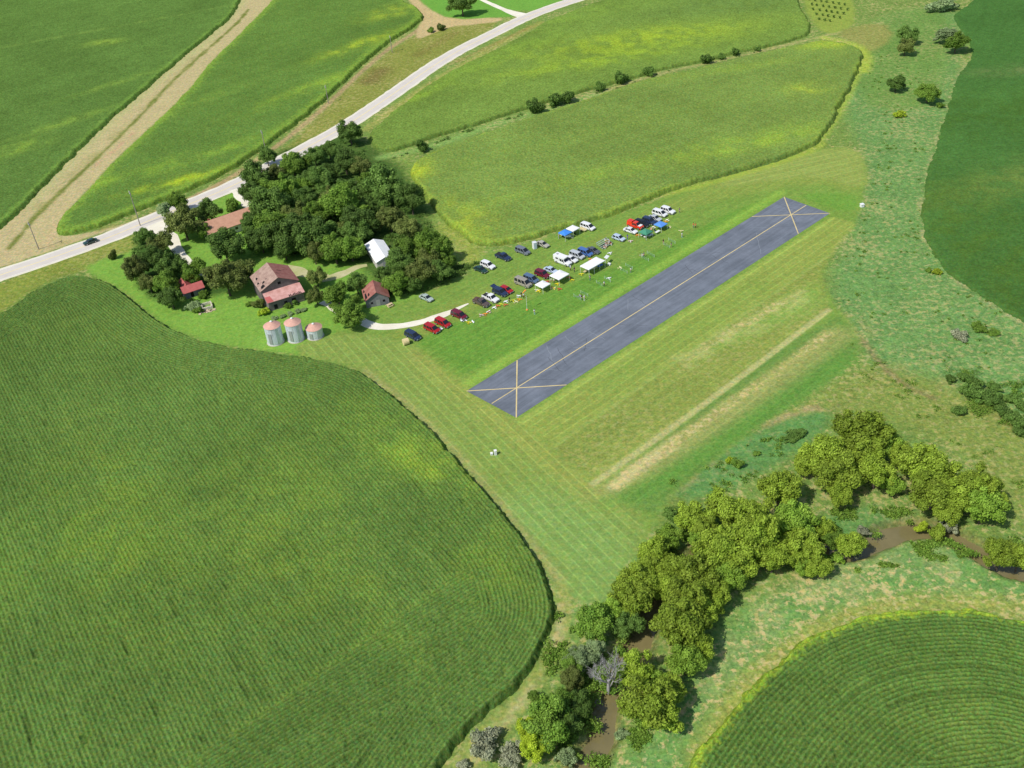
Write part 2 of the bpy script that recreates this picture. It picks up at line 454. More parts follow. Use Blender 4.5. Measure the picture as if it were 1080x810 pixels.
# right-hand river meadow (blue green, straw)
area([(880,40),(1010,0),(1020,60),(975,200),(980,270),(1080,340),(1200,400),(1200,560),(1090,500),(1000,470),(930,400),(900,350),(870,300),(905,235),(915,170),(890,120)], (102,144,76), 4, 1, rough=1.0, tan=.42)
area([(905,20),(1000,0),(1000,90),(960,120),(900,110)], (104,142,66), 4, 1, rough=.9, tan=.3)
area([(940,560),(1080,600),(1200,640),(1200,700),(1080,640),(980,632),(880,648),(800,700),(730,800),(700,830),(640,830),(680,770),(740,720),(760,650),(840,620)], (104,148,74), 3, 1, rough=.8, tan=.8)
stroke([(760,700),(810,650),(900,612),(1000,600),(1080,610)], (160,168,108), 10, 5, 1, .45, .1, 6)
area([(905,385),(960,390),(1080,440),(1150,520),(1080,570),(1040,500),(960,450),(880,430),(760,490),(700,540),(690,550),(740,500),(800,455)], (122,142,64), 4, 1, rough=.8, tan=.35)
stroke([(865,288),(872,320),(905,352),(925,380),(950,405),(985,420)], (128,118,80), 1.3, .8, .4, .8)
stroke([(885,330),(930,372),(990,400),(1060,440)], (150,150,88), 5, 3, 1, .5, .1)
area([(690,500),(740,480),(830,440),(870,430),(880,445),(840,480),(760,520),(720,530)], (92,140,72), 2, 1, rough=.7, tan=.2)
stroke([(700,525),(740,498),(790,455),(840,433),(880,428)], (168,150,108), 1.6, 1, .6, .75, .15)
area([(860,545),(930,530),(960,550),(925,560),(880,590),(850,590)], (96,140,70), 2, 1, rough=.9, tan=.35)
# verge between the road and the fields
area([(-60,300),(60,268),(150,236),(250,190),(300,160),(345,112),(400,62),(440,35),(500,22),(530,25),(480,50),(420,90),(360,132),(300,165),(150,240),(0,296)], (128,138,60), 2, 1, rough=.8, tan=.35)
stroke([(390,85),(402,75)], (112,92,60), 8, 4, 1, .6); stroke([(440,58),(480,35)], (124,112,62), 4, 3, 1, .5)
area([(-60,330),(0,298),(100,262),(150,244),(150,262),(90,285),(60,292),(30,308),(0,330),(-80,370)], (126,142,56), 1.5, 1, rough=.8, tan=.25)
stroke([(0,318),(60,290),(140,262)], (112,132,56), 3, 2, 1, .5)
stroke([(385,137),(450,90),(520,50),(570,24)], (150,156,76), 3.5, 2, 1, .8)
stroke([(480,66),(560,28)], (148,122,72), 2, 1.4, 1, .5)
# yard & farm lawn
area([(90,278),(150,262),(152,238),(175,235),(240,205),(262,195),(270,215),(330,200),(420,220),(450,240),(470,270),(480,292),(430,318),(470,330),(430,360),(375,388),(300,372),(236,365),(195,353),(166,340),(144,321),(119,301),(97,292)], (116,162,58), 1.5, 1, rough=.35, tan=.05, z=1)
area([(405,150),(440,160),(432,185),(440,200),(470,236),(500,258),(520,262),(480,290),(455,270),(440,240),(400,190)], (120,150,66), 2, 1, rough=.9, tan=.3)
stroke([(470,240),(495,262),(500,275)], (150,160,62), 5, 3, 1, .6)
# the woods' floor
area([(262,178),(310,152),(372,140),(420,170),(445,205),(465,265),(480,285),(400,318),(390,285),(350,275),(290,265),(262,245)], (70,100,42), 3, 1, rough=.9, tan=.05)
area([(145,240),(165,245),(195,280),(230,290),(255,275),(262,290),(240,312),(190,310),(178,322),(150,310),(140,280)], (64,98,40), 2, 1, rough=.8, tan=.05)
# airfield grass
AIR = [(300,371),(345,352),(375,345),(400,325),(430,318),(470,300),(505,283),(508,268),(545,260),(600,243),(660,224),(715,201),(770,186),(862,156),(903,155),(914,180),(912,200),(905,232),(880,262),(866,288),(878,318),(905,350),(908,378),(850,420),(790,455),(735,500),(700,530),(692,548),(690,560),(655,602),(645,640),(600,632),(585,610),(541,547),(511,514),(472,469),(439,436),(397,400),(375,387)]
area(AIR, (114,148,60), 1.0, .5, rough=.35, tan=.04, z=2, s=s_run, amp=.35)
area([(400,352),(480,318),(560,285),(680,225),(760,190),(862,160),(905,158),(913,185),(905,205),(860,190),(740,215),(640,250),(560,292),(500,325),(430,362)], (126,150,64), 2, 1, rough=.3, s=s_run, amp=.4)
area([(735,200),(862,157),(903,155),(914,180),(911,200),(860,185),(800,193)], (136,156,74), 2, .4, rough=.25, s=s_far, amp=.55)
area([(835,203),(905,204),(904,222),(880,222)], (104,150,54), 1.5, .6, rough=.3, amp=0)
area([(432,366),(470,343),(520,332),(600,300),(700,262),(760,228),(800,212),(827,207),(492,412)], (98,144,50), 1.0, .4, smooth=1, rough=.4, s=s_run, amp=.45)
stroke([(487,408),(640,314),(823,203)], (132,172,62), 3.0, 1.2, .3, .8, s=s_run, amp=.3)
area([(345,352),(400,352),(440,366),(488,411),(545,444),(590,474),(625,512),(692,548),(655,602),(645,642),(600,634),(585,610),(541,547),(511,514),(472,469),(439,436),(397,400),(375,387),(300,371)], (124,150,68), 1.2, .3, smooth=1, rough=.3, s=s_left, amp=.75)
stroke([(560,545),(620,560),(640,630)], (120,160,82), 14, 6, 1, .6)
stroke([(440,375),(560,470),(640,530)], (150,158,74), 5, 3, 1, .5)
area([(545,444),(878,228),(903,236),(880,264),(585,470)], (134,154,68), .6, .25, smooth=0, rough=.3, s=s_run, amp=.6)
stroke([(548,446),(877,231)], (148,174,76), 1.6, .7, .2, .7)
stroke([(640,405),(800,302)], (112,150,58), 6, 3, .6, .35)
stroke([(587,470),(880,266)], (150,170,86), 1.0, .5, .2, .8)
area([(585,472),(880,266),(866,288),(874,325),(632,510)], (130,148,66), .8, .3, smooth=0, rough=.45, s=s_run, amp=.4, tan=.22)
area([(700,395),(860,290),(872,325),(800,352)], (124,156,66), 3, 1, rough=.4, tan=.15)
stroke([(600,480),(720,408)], (120,140,62), 6, 4, 1, .6)
area([(632,512),(876,328),(905,350),(908,378),(850,420),(790,455),(735,500),(700,530),(690,547)], (100,138,60), 1.2, .4, rough=.45, s=s_run, amp=.35)
stroke([(640,520),(700,482),(860,372),(885,352)], (146,156,86), 5.5, 2.4, .6, .85)
stroke([(648,513),(680,488),(708,470)], (186,180,122), 2.8, .9, .4, .9, tan=1.7)
stroke([(700,474),(770,425),(830,385),(872,352)], (158,162,92), 2.2, .9, .4, .8, tan=1.15)
stroke([(742,367),(790,338),(845,308)], (156,164,92), 2.2, .9, .4, .75, tan=1.15)
stroke([(720,382),(850,312)], (176,182,110), 5, 2.5, 1, .45, .1, 4)
stroke([(626,510),(745,425),(874,327)], (170,174,110), 1.5, .35, .05, 1.0, tan=0)
stroke([(640,530),(700,508),(800,440),(895,378)], (86,142,50), 4, 2, .6, .55)
# lane beside the big corn field
area([(585,606),(605,630),(604,660),(590,690),(560,740),(520,790),(490,850),(440,850),(470,805),(520,752),(560,710),(583,672),(586,640)], (134,152,74), 1, .6, rough=.5, tan=.3)
stroke([(592,640),(588,680),(560,730),(500,800)], (190,180,130), 1.2, .9, .6, .6, .1, 4)
stroke([(385,391),(440,433),(511,510),(566,580),(590,612)], (150,156,92), 1.6, .8, .4, .7)
# dirt track top left
area([(250,0),(268,-40),(310,-40),(289,0),(268,20),(250,39),(225,62),(195,100),(150,142),(120,170),(95,197),(80,213),(66,227),(61,241),(64,250),(110,243),(160,226),(200,208),(240,188),(242,192),(200,212),(150,232),(94,250),(50,266),(0,282),(-60,302),(-60,290),(0,240),(28,213),(42,197),(100,140),(140,105),(175,75),(220,37),(244,17)], (180,170,124), .8, .5, rough=.4, tan=.2, z=3)
stroke([(30,215),(100,143),(170,82),(232,34),(255,0)], (170,176,118), 5, 2.5, .6, .7)
stroke([(10,262),(40,225),(75,192),(120,150),(160,110),(175,92),(215,55),(250,25),(262,10)], (108,122,52), 1.8, .8, 1.4, 1.0, .0, 5)
stroke([(20,240),(80,180),(150,118),(215,52)], (150,152,92), 3, 2.5, 2, .6, .15, 7)
stroke([(100,175),(125,155),(140,140)], (190,150,124), 1.6, 1.2, 1, .7, .1, 2)
stroke([(10,270),(60,255),(64,235)], (196,170,132), 3, 2, 1.4, .6, .1, 4)
stroke([(60,258),(120,238),(190,212)], (150,144,84), 2.5, 1.5, .8, .6, .1)
stroke([(150,231),(200,211),(245,187),(290,156),(330,124),(355,101),(385,72),(410,51),(435,36),(452,24)], (164,144,104), 2.4, .9, .6, .95, z=3)
area([(446,20),(434,4),(425,-6),(436,-6),(450,8),(476,21),(527,18),(532,22),(500,26),(474,28),(455,36),(440,42),(438,34)], (190,172,124), .9, .5, rough=.4, tan=.1, z=3)
area([(437,-8),(450,8),(476,21),(525,18),(548,18),(520,0),(500,-20)], (104,160,58), 1, .3, rough=.3, tan=0, z=1)
area([(515,0),(548,15),(600,0),(640,-12),(560,-30)], (108,162,60), 1, .3, rough=.3, tan=0, z=1)
# strip of grass between the upper corn fields, path and nursery
stroke([(402,166),(445,158),(505,137),(560,119),(640,97)], (120,158,78), 4, 1.5, .6, .9)
stroke([(640,95),(700,76),(750,66),(810,52),(860,40),(930,24)], (166,164,104), 1.4, .7, .4, .8)
area([(842,-20),(850,10),(858,25),(870,36),(888,34),(905,22),(893,-20)], (136,158,64), 1.5, .6, rough=.5, tan=.05)
area([(876,34),(930,22),(945,40),(915,58),(905,46)], (136,144,74), 2, 1, rough=.7, tan=.2)
stroke([(862,152),(884,118),(897,95),(909,62)], (152,178,64), 3, 1.4, .5, .85)
stroke([(700,205),(760,190),(850,162),(866,152)], (150,172,60), 3, 1.4, .6, .8)
stroke([(1024,60),(1008,90),(1000,120),(985,165),(974,205),(976,250),(990,275),(1010,296),(1080,342)], (168,164,116), 2.0, 1.4, 1, .75, .1, 5)
stroke([(870,40),(900,46),(915,58),(911,75)], (158,180,58), 4, 2, .6, .9)
stroke([(738,795),(781,728),(848,668),(925,638),(1020,634),(1080,642)], (150,160,74), 3.5, 2, .8, .8)

# creek bed
CR = smoothpoly(P2(CREEK), False, 2)
dc = pd_box(x, y, CR, 30) + wob2 * .8 + wob * .25
Z = np.zeros(N)
Z -= sstep(3.2, 1.5, dc) * 1.6
blend(sstep(3.9, 2.7, dc) * .6, lin(104, 96, 62), rough=.6, tan=.05)
Z += (fbm(x, y, 90, 77, 2) - .5) * 0.0

faces = None
ny_, nx_ = sh
idx = np.arange(N).reshape(sh)
quads = np.stack([idx[:-1, :-1], idx[:-1, 1:], idx[1:, 1:], idx[1:, :-1]], -1).reshape(-1, 4)
zf = zone[quads[:, 0]]
V = np.stack([x, y, Z], 1); S4 = np.stack([su, sa, ro, tn], 1)
for zi, nm in enumerate(['ground', 'lawn', 'mown_grass', 'dirt_track']):
    q = quads[zf == zi]
    u, inv = np.unique(q, return_inverse=True)
    me = new_mesh(nm, V[u], inv.reshape(-1, 4), {'Col': Col[u], 'Str': S4[u]}, smooth=True)
    tag(link(nm, me, M['ground']), kind='structure')

# ribbons: road, driveways, creek water ------------------------------------
def ribbon(name, line, width, z, mat, it=2, parent=None, jitter=0.0, tags=True, widths=None):
    P = smoothpoly(P2(line) if not isinstance(line, np.ndarray) else line, False, it)
    seg = np.linalg.norm(np.diff(P, axis=0), axis=1); L = np.concatenate([[0], np.cumsum(seg)])
    n = max(4, int(L[-1] / 1.2)); t = np.linspace(0, L[-1], n)
    Q = np.stack([np.interp(t, L, P[:, 0]), np.interp(t, L, P[:, 1])], 1)
    T = np.gradient(Q, axis=0); T /= np.linalg.norm(T, axis=1)[:, None]; Nn = np.stack([-T[:, 1], T[:, 0]], 1)
    wv = np.full(n, width / 2.0) if widths is None else np.interp(np.linspace(0, 1, n), np.linspace(0, 1, len(widths)), widths) / 2
    j1 = (vnoise(t, t * 0 + 3, 3, 5) - .5) * jitter; j2 = (vnoise(t, t * 0 + 9, 3, 8) - .5) * jitter
    A = Q + Nn * (wv + j1)[:, None]; B = Q - Nn * (wv + j2)[:, None]
    v = np.concatenate([np.c_[A, np.full(n, z)], np.c_[B, np.full(n, z)]])
    i = np.arange(n - 1); f = np.stack([i, i + n, i + n + 1, i + 1], 1)
    f = f[:, ::-1]
    me = new_mesh(name, v, f)
    nz = me.polygons[0].normal.z
    if nz < 0: me.flip_normals()
    o = link(name, me, mat, parent)
    if tags: tag(o, kind='structure')
    return o, Q, Nn

gravel = asphalt('pale_gravel', lin(244, 238, 222), lin(218, 210, 184), amp=.12)
roadm = asphalt('pale_road_surface', lin(216, 208, 196), lin(200, 192, 181), amp=.05)
ribbon('road_shoulder', ROAD, 8.8, .006, asphalt('shoulder_gravel', lin(236, 230, 208), lin(214, 206, 178), amp=.1), jitter=.5)
rd, Qr, Nr = ribbon('road', ROAD, 7.2, .014, roadm)
yel = plain('faded_yellow_paint', lin(238, 218, 150), .7)
wht = plain('faded_white_paint', lin(240, 238, 230), .7)
RP = Qr
for off, mt, wd in ((0, yel, .32), (3.3, wht, .18), (-3.3, wht, .18)):
    ribbon('road_marking', RP + Nr * off, wd, .020, mt, it=0, parent=rd, tags=False)
ribbon('driveway', [(157,236),(172,242),(179,249),(187,262.6),(197,275),(210,287),(228,292)], 4, .012, gravel, jitter=1.0, widths=[7.5, 5, 3.4, 3.2, 3, 3])
ribbon('driveway', [(246,200),(254,208),(265,221),(270,228)], 3.0, .018, gravel, jitter=.9)
ribbon('driveway', [(300,282),(311,286),(324,288.5),(343,294),(349,294),(364,287),(376,281),(387,279)], 3.0, .012, asphalt('worn_yard_gravel', lin(206, 196, 160), lin(164, 168, 104), amp=.15), jitter=1.6, widths=[2.5, 4, 3, 3.4, 3, 2.4, 2])
ribbon('driveway', [(340,318),(358,328),(375,336),(388,342.5),(403,345),(425,343.4),(449,338.5),(466.7,332.4),(483,325),(494,320)], 2.6, .024, gravel, jitter=.7, widths=[2.4, 2.6, 2.8, 2.8, 2.6, 2.3, 1.0])
ribbon('driveway', [(490,-12),(507,-1),(522,6),(540,13.5),(556,17.5)], 3.0, .012, gravel, jitter=.3, widths=[2.6, 2.6, 2.8, 3.4, 8])
wr, _, _ = ribbon('creek_water', CR, 7.2, -1.1, M['water'], it=0); wr.name = 'creek'

# ------------------------------------------------------------------ runway
A0 = np.array(G(*RW[0])); A1 = np.array(G(*RW[1])); A2 = np.array(G(*RW[2])); A3 = np.array(G(*RW[3]))
ang = math.atan2(*( ((A3 - A0) + (A2 - A1))[::-1] ))
rwm = asphalt('sealed_runway', lin(100, 107, 116), lin(122, 128, 138), streak_dir=ang, amp=.06)
mb = MB()
n = 40
def L4(u, v): # u along, v across
    p = (A0 * (1 - u) + A3 * u) * (1 - v) + (A1 * (1 - u) + A2 * u) * v; return p
for i in range(n):
    for j in range(6):
        pts = [L4(i / n, j / 6), L4(i / n, (j + 1) / 6), L4((i + 1) / n, (j + 1) / 6), L4((i + 1) / n, j / 6)]
        mb.quad(*[(p[0], p[1], .03) for p in pts])
rw = mb.build('runway', rwm); tag(rw, kind='structure')
if rw.data.polygons[0].normal.z < 0: rw.data.flip_normals()
rwl = plain('runway_yellow_paint', lin(214, 194, 138), .7, var=.2, sc=.4)
sq = 1 / 7.84
marks = [((0.002, .5), (.998, .5)), ((0, 0), (sq, 1)), ((0, 1), (sq, 0)), ((1, 0), (1 - sq, 1)), ((1, 1), (1 - sq, 0))]
crk = plain('runway_crack_sealant', lin(78, 82, 88), .8); crl = plain('runway_pale_patch', lin(140, 146, 152), .9)
rr_ = random.Random(4); mb = MB(); mb2 = MB()
for i in range(26):
    u_ = rr_.uniform(.02, .97); v_ = rr_.uniform(.05, .5); p0 = L4(u_, v_); du = rr_.uniform(-.012, .012)
    n_ = rr_.randint(3, 7)
    for j in range(n_):
        p1 = L4(min(.99, max(.01, u_ + du * (j + 1) + rr_.uniform(-.002, .002))), min(.98, v_ + .07 * (j + 1)))
        d = (p1 - p0) / (np.linalg.norm(p1 - p0) + 1e-9); nn = np.array([-d[1], d[0]]) * .05
        (mb if i % 3 else mb2).quad(*[(p[0], p[1], .033) for p in (p0 - nn, p1 - nn, p1 + nn, p0 + nn)]); p0 = p1
mb.build('crack_line', crk, rw); mb2.build('pale_crack_line', crl, rw)
for k_, (a, b) in enumerate(marks):
    a = L4(*a); b = L4(*b); d = (b - a) / np.linalg.norm(b - a); nn = np.array([-d[1], d[0]]) * (.15 if k_ else .13)
    z = .038 + .004 * k_
    q = MB().quad(*[(p[0], p[1], z) for p in (a - nn, b - nn, b + nn, a + nn)]).build('runway_marking', rwl, rw)

# ------------------------------------------------------------------ crop fields
def crop(name, poly, res, h, mat, rowdir, spacing, label, cat, base, rowamp=.5, headland=0, tints=(), edge_tint=None, second=None, noise_h=.25, rowdark=.45, zref=.6, follow=False, lanes=(), rowfade=None, gaps=0.0, eh=None):
    P0 = P2(poly); nv_ = len(P0); ar = 0.5 * sum(P0[i][0] * P0[(i + 1) % nv_][1] - P0[(i + 1) % nv_][0] * P0[i][1] for i in range(nv_))
    Pm = []
    for i, pxy in enumerate(poly):      # far edges were surveyed at the crop tops, near edges at the foot
        e = P0[(i + 1) % nv_] - P0[i - 1]; ny0 = -e[0] if ar > 0 else e[0]
        Pm.append(G(pxy[0], pxy[1], h * float(sstep(-.3, .3, np.array(ny0 / (np.linalg.norm(e) + 1e-9))))))
    P = smoothpoly(np.array(Pm), True, 2)
    lo = P.min(0) - 1; hi = P.max(0) + 1
    lo = np.maximum(lo, [-470, 68]); hi = np.minimum(hi, [540, 850])
    ax = np.arange(lo[0], hi[0], res); ay = np.arange(lo[1], hi[1], res)
    XX, YY = np.meshgrid(ax, ay); sh2 = XX.shape; fx = XX.ravel(); fy = YY.ravel()
    fx = fx + (_hash(fx * 50, fy * 50, 3) - .5) * res * .5; fy = fy + (_hash(fx * 50, fy * 50, 8) - .5) * res * .5
    d = sdist(fx, fy, P)
    dj = d + (fbm(fx, fy, 1.4, 5, 2) - .5) * 1.0 + (fbm(fx, fy, 6, 15, 2) - .5) * 1.6
    c, s = math.cos(rowdir), math.sin(rowdir)
    u = (-s * fx + c * fy) / spacing + (vnoise(fx, fy, 25, 4) - .5) * .4
    if follow: u = d / spacing
    elif headland:
        u = np.where(d < headland, d / spacing, u)
    if second is not None:
        a_, b_, dir2 = second
        A = np.array(G(*a_)); B = np.array(G(*b_)); e = B - A
        side = e[0] * (fy - A[1]) - e[1] * (fx - A[0])
        k2 = (side < 0) & (d >= headland)
        c2, s2 = math.cos(dir2), math.sin(dir2)
        u = np.where(k2, (-s2 * fx + c2 * fy) / spacing, u)
        seam = np.exp(-(side / np.linalg.norm(e) / 1.0) ** 2) * (d > headland)
    row = .5 + .5 * np.cos(2 * np.pi * u)
    lane = np.zeros_like(fx)
    for ld in lanes: lane = np.maximum(lane, np.exp(-((d - ld) / .38) ** 2) * sstep(.25, .5, fbm(fx, fy, 9, 55, 2)))
    row = row * (1 - .9 * lane)
    ra = rowamp * np.ones_like(fx)
    leafn = _hash(fx * 31, fy * 31, 11); leafn2 = vnoise(fx, fy, .45, 14); clump = fbm(fx, fy, max(.7, res * 2), 21, 2)
    patch = fbm(fx, fy, 22, 41, 3)
    ridx = np.floor(u + .5); rowv = _hash(ridx, ridx * 0 + 5, 19); along = c * fx + s * fy
    gap = sstep(.84, .97, vnoise(along + rowv * 40, ridx * 3.1, 5.5 if res < .3 else 9, 23) * (.75 + .35 * rowv)) * sstep(.35, .6, fbm(fx, fy, 30, 83, 2)) * (ra > .5)
    z = h * (1 - ra * .15 * (1 - row) * (.5 + leafn2)) + (leafn - .5) * noise_h * h * .35 + (clump - .5) * noise_h * h * .8
    z = z - gap * .12 * h
    z = z * (sstep(-.5, .7, dj) if res < .3 else sstep(-.6, .5, dj))
    col = np.tile(base, (len(fx), 1))
    col *= (.82 + .38 * patch)[:, None]
    streak = fbm((c * fx + s * fy) / 9, (-s * fx + c * fy), 2.2, 61, 2)
    sk_ = .12; col *= (1 - sk_ / 2 + sk_ * streak)[:, None]
    col *= (1 - .28 * gap)[:, None] * (1 + (rowv - .5) * .14 * ra)[:, None]
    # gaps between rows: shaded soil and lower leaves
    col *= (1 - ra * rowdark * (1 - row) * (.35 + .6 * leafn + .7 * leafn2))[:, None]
    for (tx, ty, rx, ry, rot, tc, kk) in tints:
        gxx, gyy = G(tx, ty); dx = fx - gxx; dy = fy - gyy; r_ = R(rot)
        q = ((dx * math.cos(r_) + dy * math.sin(r_)) / rx) ** 2 + ((-dx * math.sin(r_) + dy * math.cos(r_)) / ry) ** 2
        w_ = np.exp(-q) * kk * (.95 if res < .3 else .72) * (0.35 + 1.1 * sstep(.3, .7, fbm(fx, fy, 5, 71, 3)))
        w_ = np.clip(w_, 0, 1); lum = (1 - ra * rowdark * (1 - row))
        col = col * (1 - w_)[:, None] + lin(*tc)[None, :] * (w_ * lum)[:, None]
    if edge_tint is not None:
        tc, wd, kk = edge_tint
        w_ = sstep(wd, wd * .25, d + (clump - .5) * wd) * kk
        if eh is not None: w_ = w_ * sstep(.35, .6, fbm(fx, fy, eh, 91, 2))
        col = col * (1 - w_)[:, None] + lin(*tc)[None, :] * w_[:, None]
    if second is not None:
        w_ = seam * .28 * sstep(.25, .6, fbm(fx, fy, 12, 33, 2)); col = col * (1 - w_)[:, None] + lin(118, 146, 62)[None, :] * w_[:, None]
    # field edge: browner lower stalks, with shade in the stalk gaps painted in
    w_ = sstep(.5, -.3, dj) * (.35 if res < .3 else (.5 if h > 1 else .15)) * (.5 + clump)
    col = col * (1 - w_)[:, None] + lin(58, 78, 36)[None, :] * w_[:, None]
    id2 = np.arange(len(fx)).reshape(sh2)
    q = np.stack([id2[:-1, :-1], id2[:-1, 1:], id2[1:, 1:], id2[1:, :-1]], -1).reshape(-1, 4)
    keep = (dj[q] > (-.5 if res < .3 else -1.0)).any(1)
    q = q[keep]; un, inv = np.unique(q, return_inverse=True)
    zz = np.where(z < .02, -.08, z)
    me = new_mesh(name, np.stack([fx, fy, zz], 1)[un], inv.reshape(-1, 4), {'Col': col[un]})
    o = link(name, me, mat); tag(o, label, cat, kind='stuff'); return o

def gdir(a, b):
    A = G(*a); B = G(*b); return math.atan2(B[1] - A[1], B[0] - A[0])

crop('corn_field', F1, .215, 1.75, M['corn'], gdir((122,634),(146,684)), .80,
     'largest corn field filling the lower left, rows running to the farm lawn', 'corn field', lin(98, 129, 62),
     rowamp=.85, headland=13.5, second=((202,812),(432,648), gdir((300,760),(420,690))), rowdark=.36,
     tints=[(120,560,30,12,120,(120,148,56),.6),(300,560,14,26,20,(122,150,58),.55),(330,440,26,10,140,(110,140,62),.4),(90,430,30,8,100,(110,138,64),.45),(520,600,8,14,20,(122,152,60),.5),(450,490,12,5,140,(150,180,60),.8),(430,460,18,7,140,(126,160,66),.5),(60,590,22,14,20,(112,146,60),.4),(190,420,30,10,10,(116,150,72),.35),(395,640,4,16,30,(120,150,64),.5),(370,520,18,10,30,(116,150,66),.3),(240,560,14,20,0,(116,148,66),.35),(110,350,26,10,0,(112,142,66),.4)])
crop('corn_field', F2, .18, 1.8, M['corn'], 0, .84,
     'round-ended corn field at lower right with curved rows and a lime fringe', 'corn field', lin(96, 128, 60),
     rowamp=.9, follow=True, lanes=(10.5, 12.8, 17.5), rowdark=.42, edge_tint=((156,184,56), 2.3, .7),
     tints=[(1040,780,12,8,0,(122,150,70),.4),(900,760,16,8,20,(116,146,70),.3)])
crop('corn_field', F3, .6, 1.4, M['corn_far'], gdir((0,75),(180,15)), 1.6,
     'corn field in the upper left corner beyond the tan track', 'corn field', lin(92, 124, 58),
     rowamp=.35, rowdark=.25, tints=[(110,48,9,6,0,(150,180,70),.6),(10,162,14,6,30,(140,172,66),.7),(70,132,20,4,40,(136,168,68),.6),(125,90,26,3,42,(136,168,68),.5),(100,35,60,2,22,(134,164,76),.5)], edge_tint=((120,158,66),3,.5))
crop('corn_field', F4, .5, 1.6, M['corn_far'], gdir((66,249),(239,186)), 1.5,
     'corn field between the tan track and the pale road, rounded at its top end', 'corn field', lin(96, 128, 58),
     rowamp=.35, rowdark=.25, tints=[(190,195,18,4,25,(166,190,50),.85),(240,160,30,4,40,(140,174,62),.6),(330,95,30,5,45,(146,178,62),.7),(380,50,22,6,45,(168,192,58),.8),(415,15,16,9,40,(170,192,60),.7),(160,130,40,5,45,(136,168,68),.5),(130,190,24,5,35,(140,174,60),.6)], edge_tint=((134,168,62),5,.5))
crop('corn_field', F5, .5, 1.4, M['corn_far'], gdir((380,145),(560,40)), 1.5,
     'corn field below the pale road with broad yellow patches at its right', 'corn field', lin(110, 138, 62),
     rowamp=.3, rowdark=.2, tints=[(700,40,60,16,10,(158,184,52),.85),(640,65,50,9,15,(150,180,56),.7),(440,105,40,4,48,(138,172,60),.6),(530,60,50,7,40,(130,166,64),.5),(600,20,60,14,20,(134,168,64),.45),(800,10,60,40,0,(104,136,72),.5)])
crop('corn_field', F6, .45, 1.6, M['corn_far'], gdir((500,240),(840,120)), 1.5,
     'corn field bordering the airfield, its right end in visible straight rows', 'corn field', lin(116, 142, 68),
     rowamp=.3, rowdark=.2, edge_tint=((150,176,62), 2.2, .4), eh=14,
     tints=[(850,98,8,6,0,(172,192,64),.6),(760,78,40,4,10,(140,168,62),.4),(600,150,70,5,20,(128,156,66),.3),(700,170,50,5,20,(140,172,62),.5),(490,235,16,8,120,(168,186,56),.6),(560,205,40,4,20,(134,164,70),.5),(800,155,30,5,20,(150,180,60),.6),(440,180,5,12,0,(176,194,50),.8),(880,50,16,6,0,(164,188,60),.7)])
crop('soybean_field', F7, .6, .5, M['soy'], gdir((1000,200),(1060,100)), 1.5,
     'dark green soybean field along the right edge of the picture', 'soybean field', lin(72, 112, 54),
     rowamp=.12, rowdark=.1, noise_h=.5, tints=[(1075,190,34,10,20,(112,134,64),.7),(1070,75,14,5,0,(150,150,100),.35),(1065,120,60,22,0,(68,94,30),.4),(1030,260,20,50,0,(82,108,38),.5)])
# ------------------------------------------------------------------ vegetation
def leaf_cloud(nl, leaf, seed, lobes=14, flat=.9, core=True, spread=1.0, up=.35):
    r = np.random.default_rng(seed)
    C = []; Rr = []
    for i in range(lobes):
        th = r.uniform(0, 2 * math.pi); ph = math.acos(r.uniform(-.35, 1))
        rad = r.uniform(.42, .94) * spread
        C.append([math.sin(ph) * math.cos(th) * rad, math.sin(ph) * math.sin(th) * rad, math.cos(ph) * rad * flat]); Rr.append(r.uniform(.13, .33) * (1.1 - .25 * (rad > .8)))
    C.append([0, 0, 0]); Rr.append(.52); C = np.array(C); Rr = np.array(Rr)
    pw = Rr ** 2; k = r.choice(len(Rr), nl, p=pw / pw.sum())
    d = r.normal(size=(nl, 3)); d /= np.linalg.norm(d, axis=1)[:, None]
    rr = r.uniform(.62, 1.14, nl) + (r.random(nl) < .05) * r.uniform(0, .18, nl)
    P = C[k] + d * (Rr[k] * rr)[:, None] * np.array([1, 1, .85])
    # drop leaves buried well inside other lobes
    bur = np.zeros(nl, bool)
    for i in range(len(Rr)):
        q = np.linalg.norm((P - C[i]) / np.array([1, 1, .85]), axis=1) < Rr[i] * .66; bur |= q & (k != i)
    P = P[~bur]; d = d[~bur]; k = k[~bur]; nl = len(P)
    nrm = d + r.normal(size=(nl, 3)) * .55 + np.array([0, 0, up]); nrm /= np.linalg.norm(nrm, axis=1)[:, None]
    a = np.cross(nrm, r.normal(size=(nl, 3))); a /= np.linalg.norm(a, axis=1)[:, None]; b = np.cross(nrm, a)
    sz = leaf * r.uniform(.6, 1.3, nl)
    a *= sz[:, None]; b *= (sz * r.uniform(.5, .9, nl))[:, None]
    v = np.stack([P - a, P - b * .8, P + a, P + b], 1).reshape(-1, 3)
    f = np.arange(nl * 4).reshape(-1, 4)
    lobe_v = r.random(len(Rr))
    c = np.stack([np.clip(.5 * r.random(nl) + .5 * lobe_v[k], 0, 1), np.clip(.65 * r.random(nl) + .35 * lobe_v[(k * 3) % len(Rr)], 0, 1), np.zeros(nl)], 1)
    c = np.repeat(c, 4, 0)
    if core:
        vs = []; fs = []; cs = []
        for i in range(len(Rr)):
            bm = bmesh.new(); bmesh.ops.create_icosphere(bm, subdivisions=1, radius=Rr[i] * .74)
            base = sum(len(q) for q in vs)
            vv = np.array([q.co[:] for q in bm.verts]) * np.array([1, 1, .85]) + C[i]; vs.append(vv)
            tri = np.array([[q.index for q in ff.verts] for ff in bm.faces]); fs.append(np.c_[tri, tri[:, 2]] + base); bm.free()
        return v, f, c, np.concatenate(vs), fs
    return v, f, c, None, None

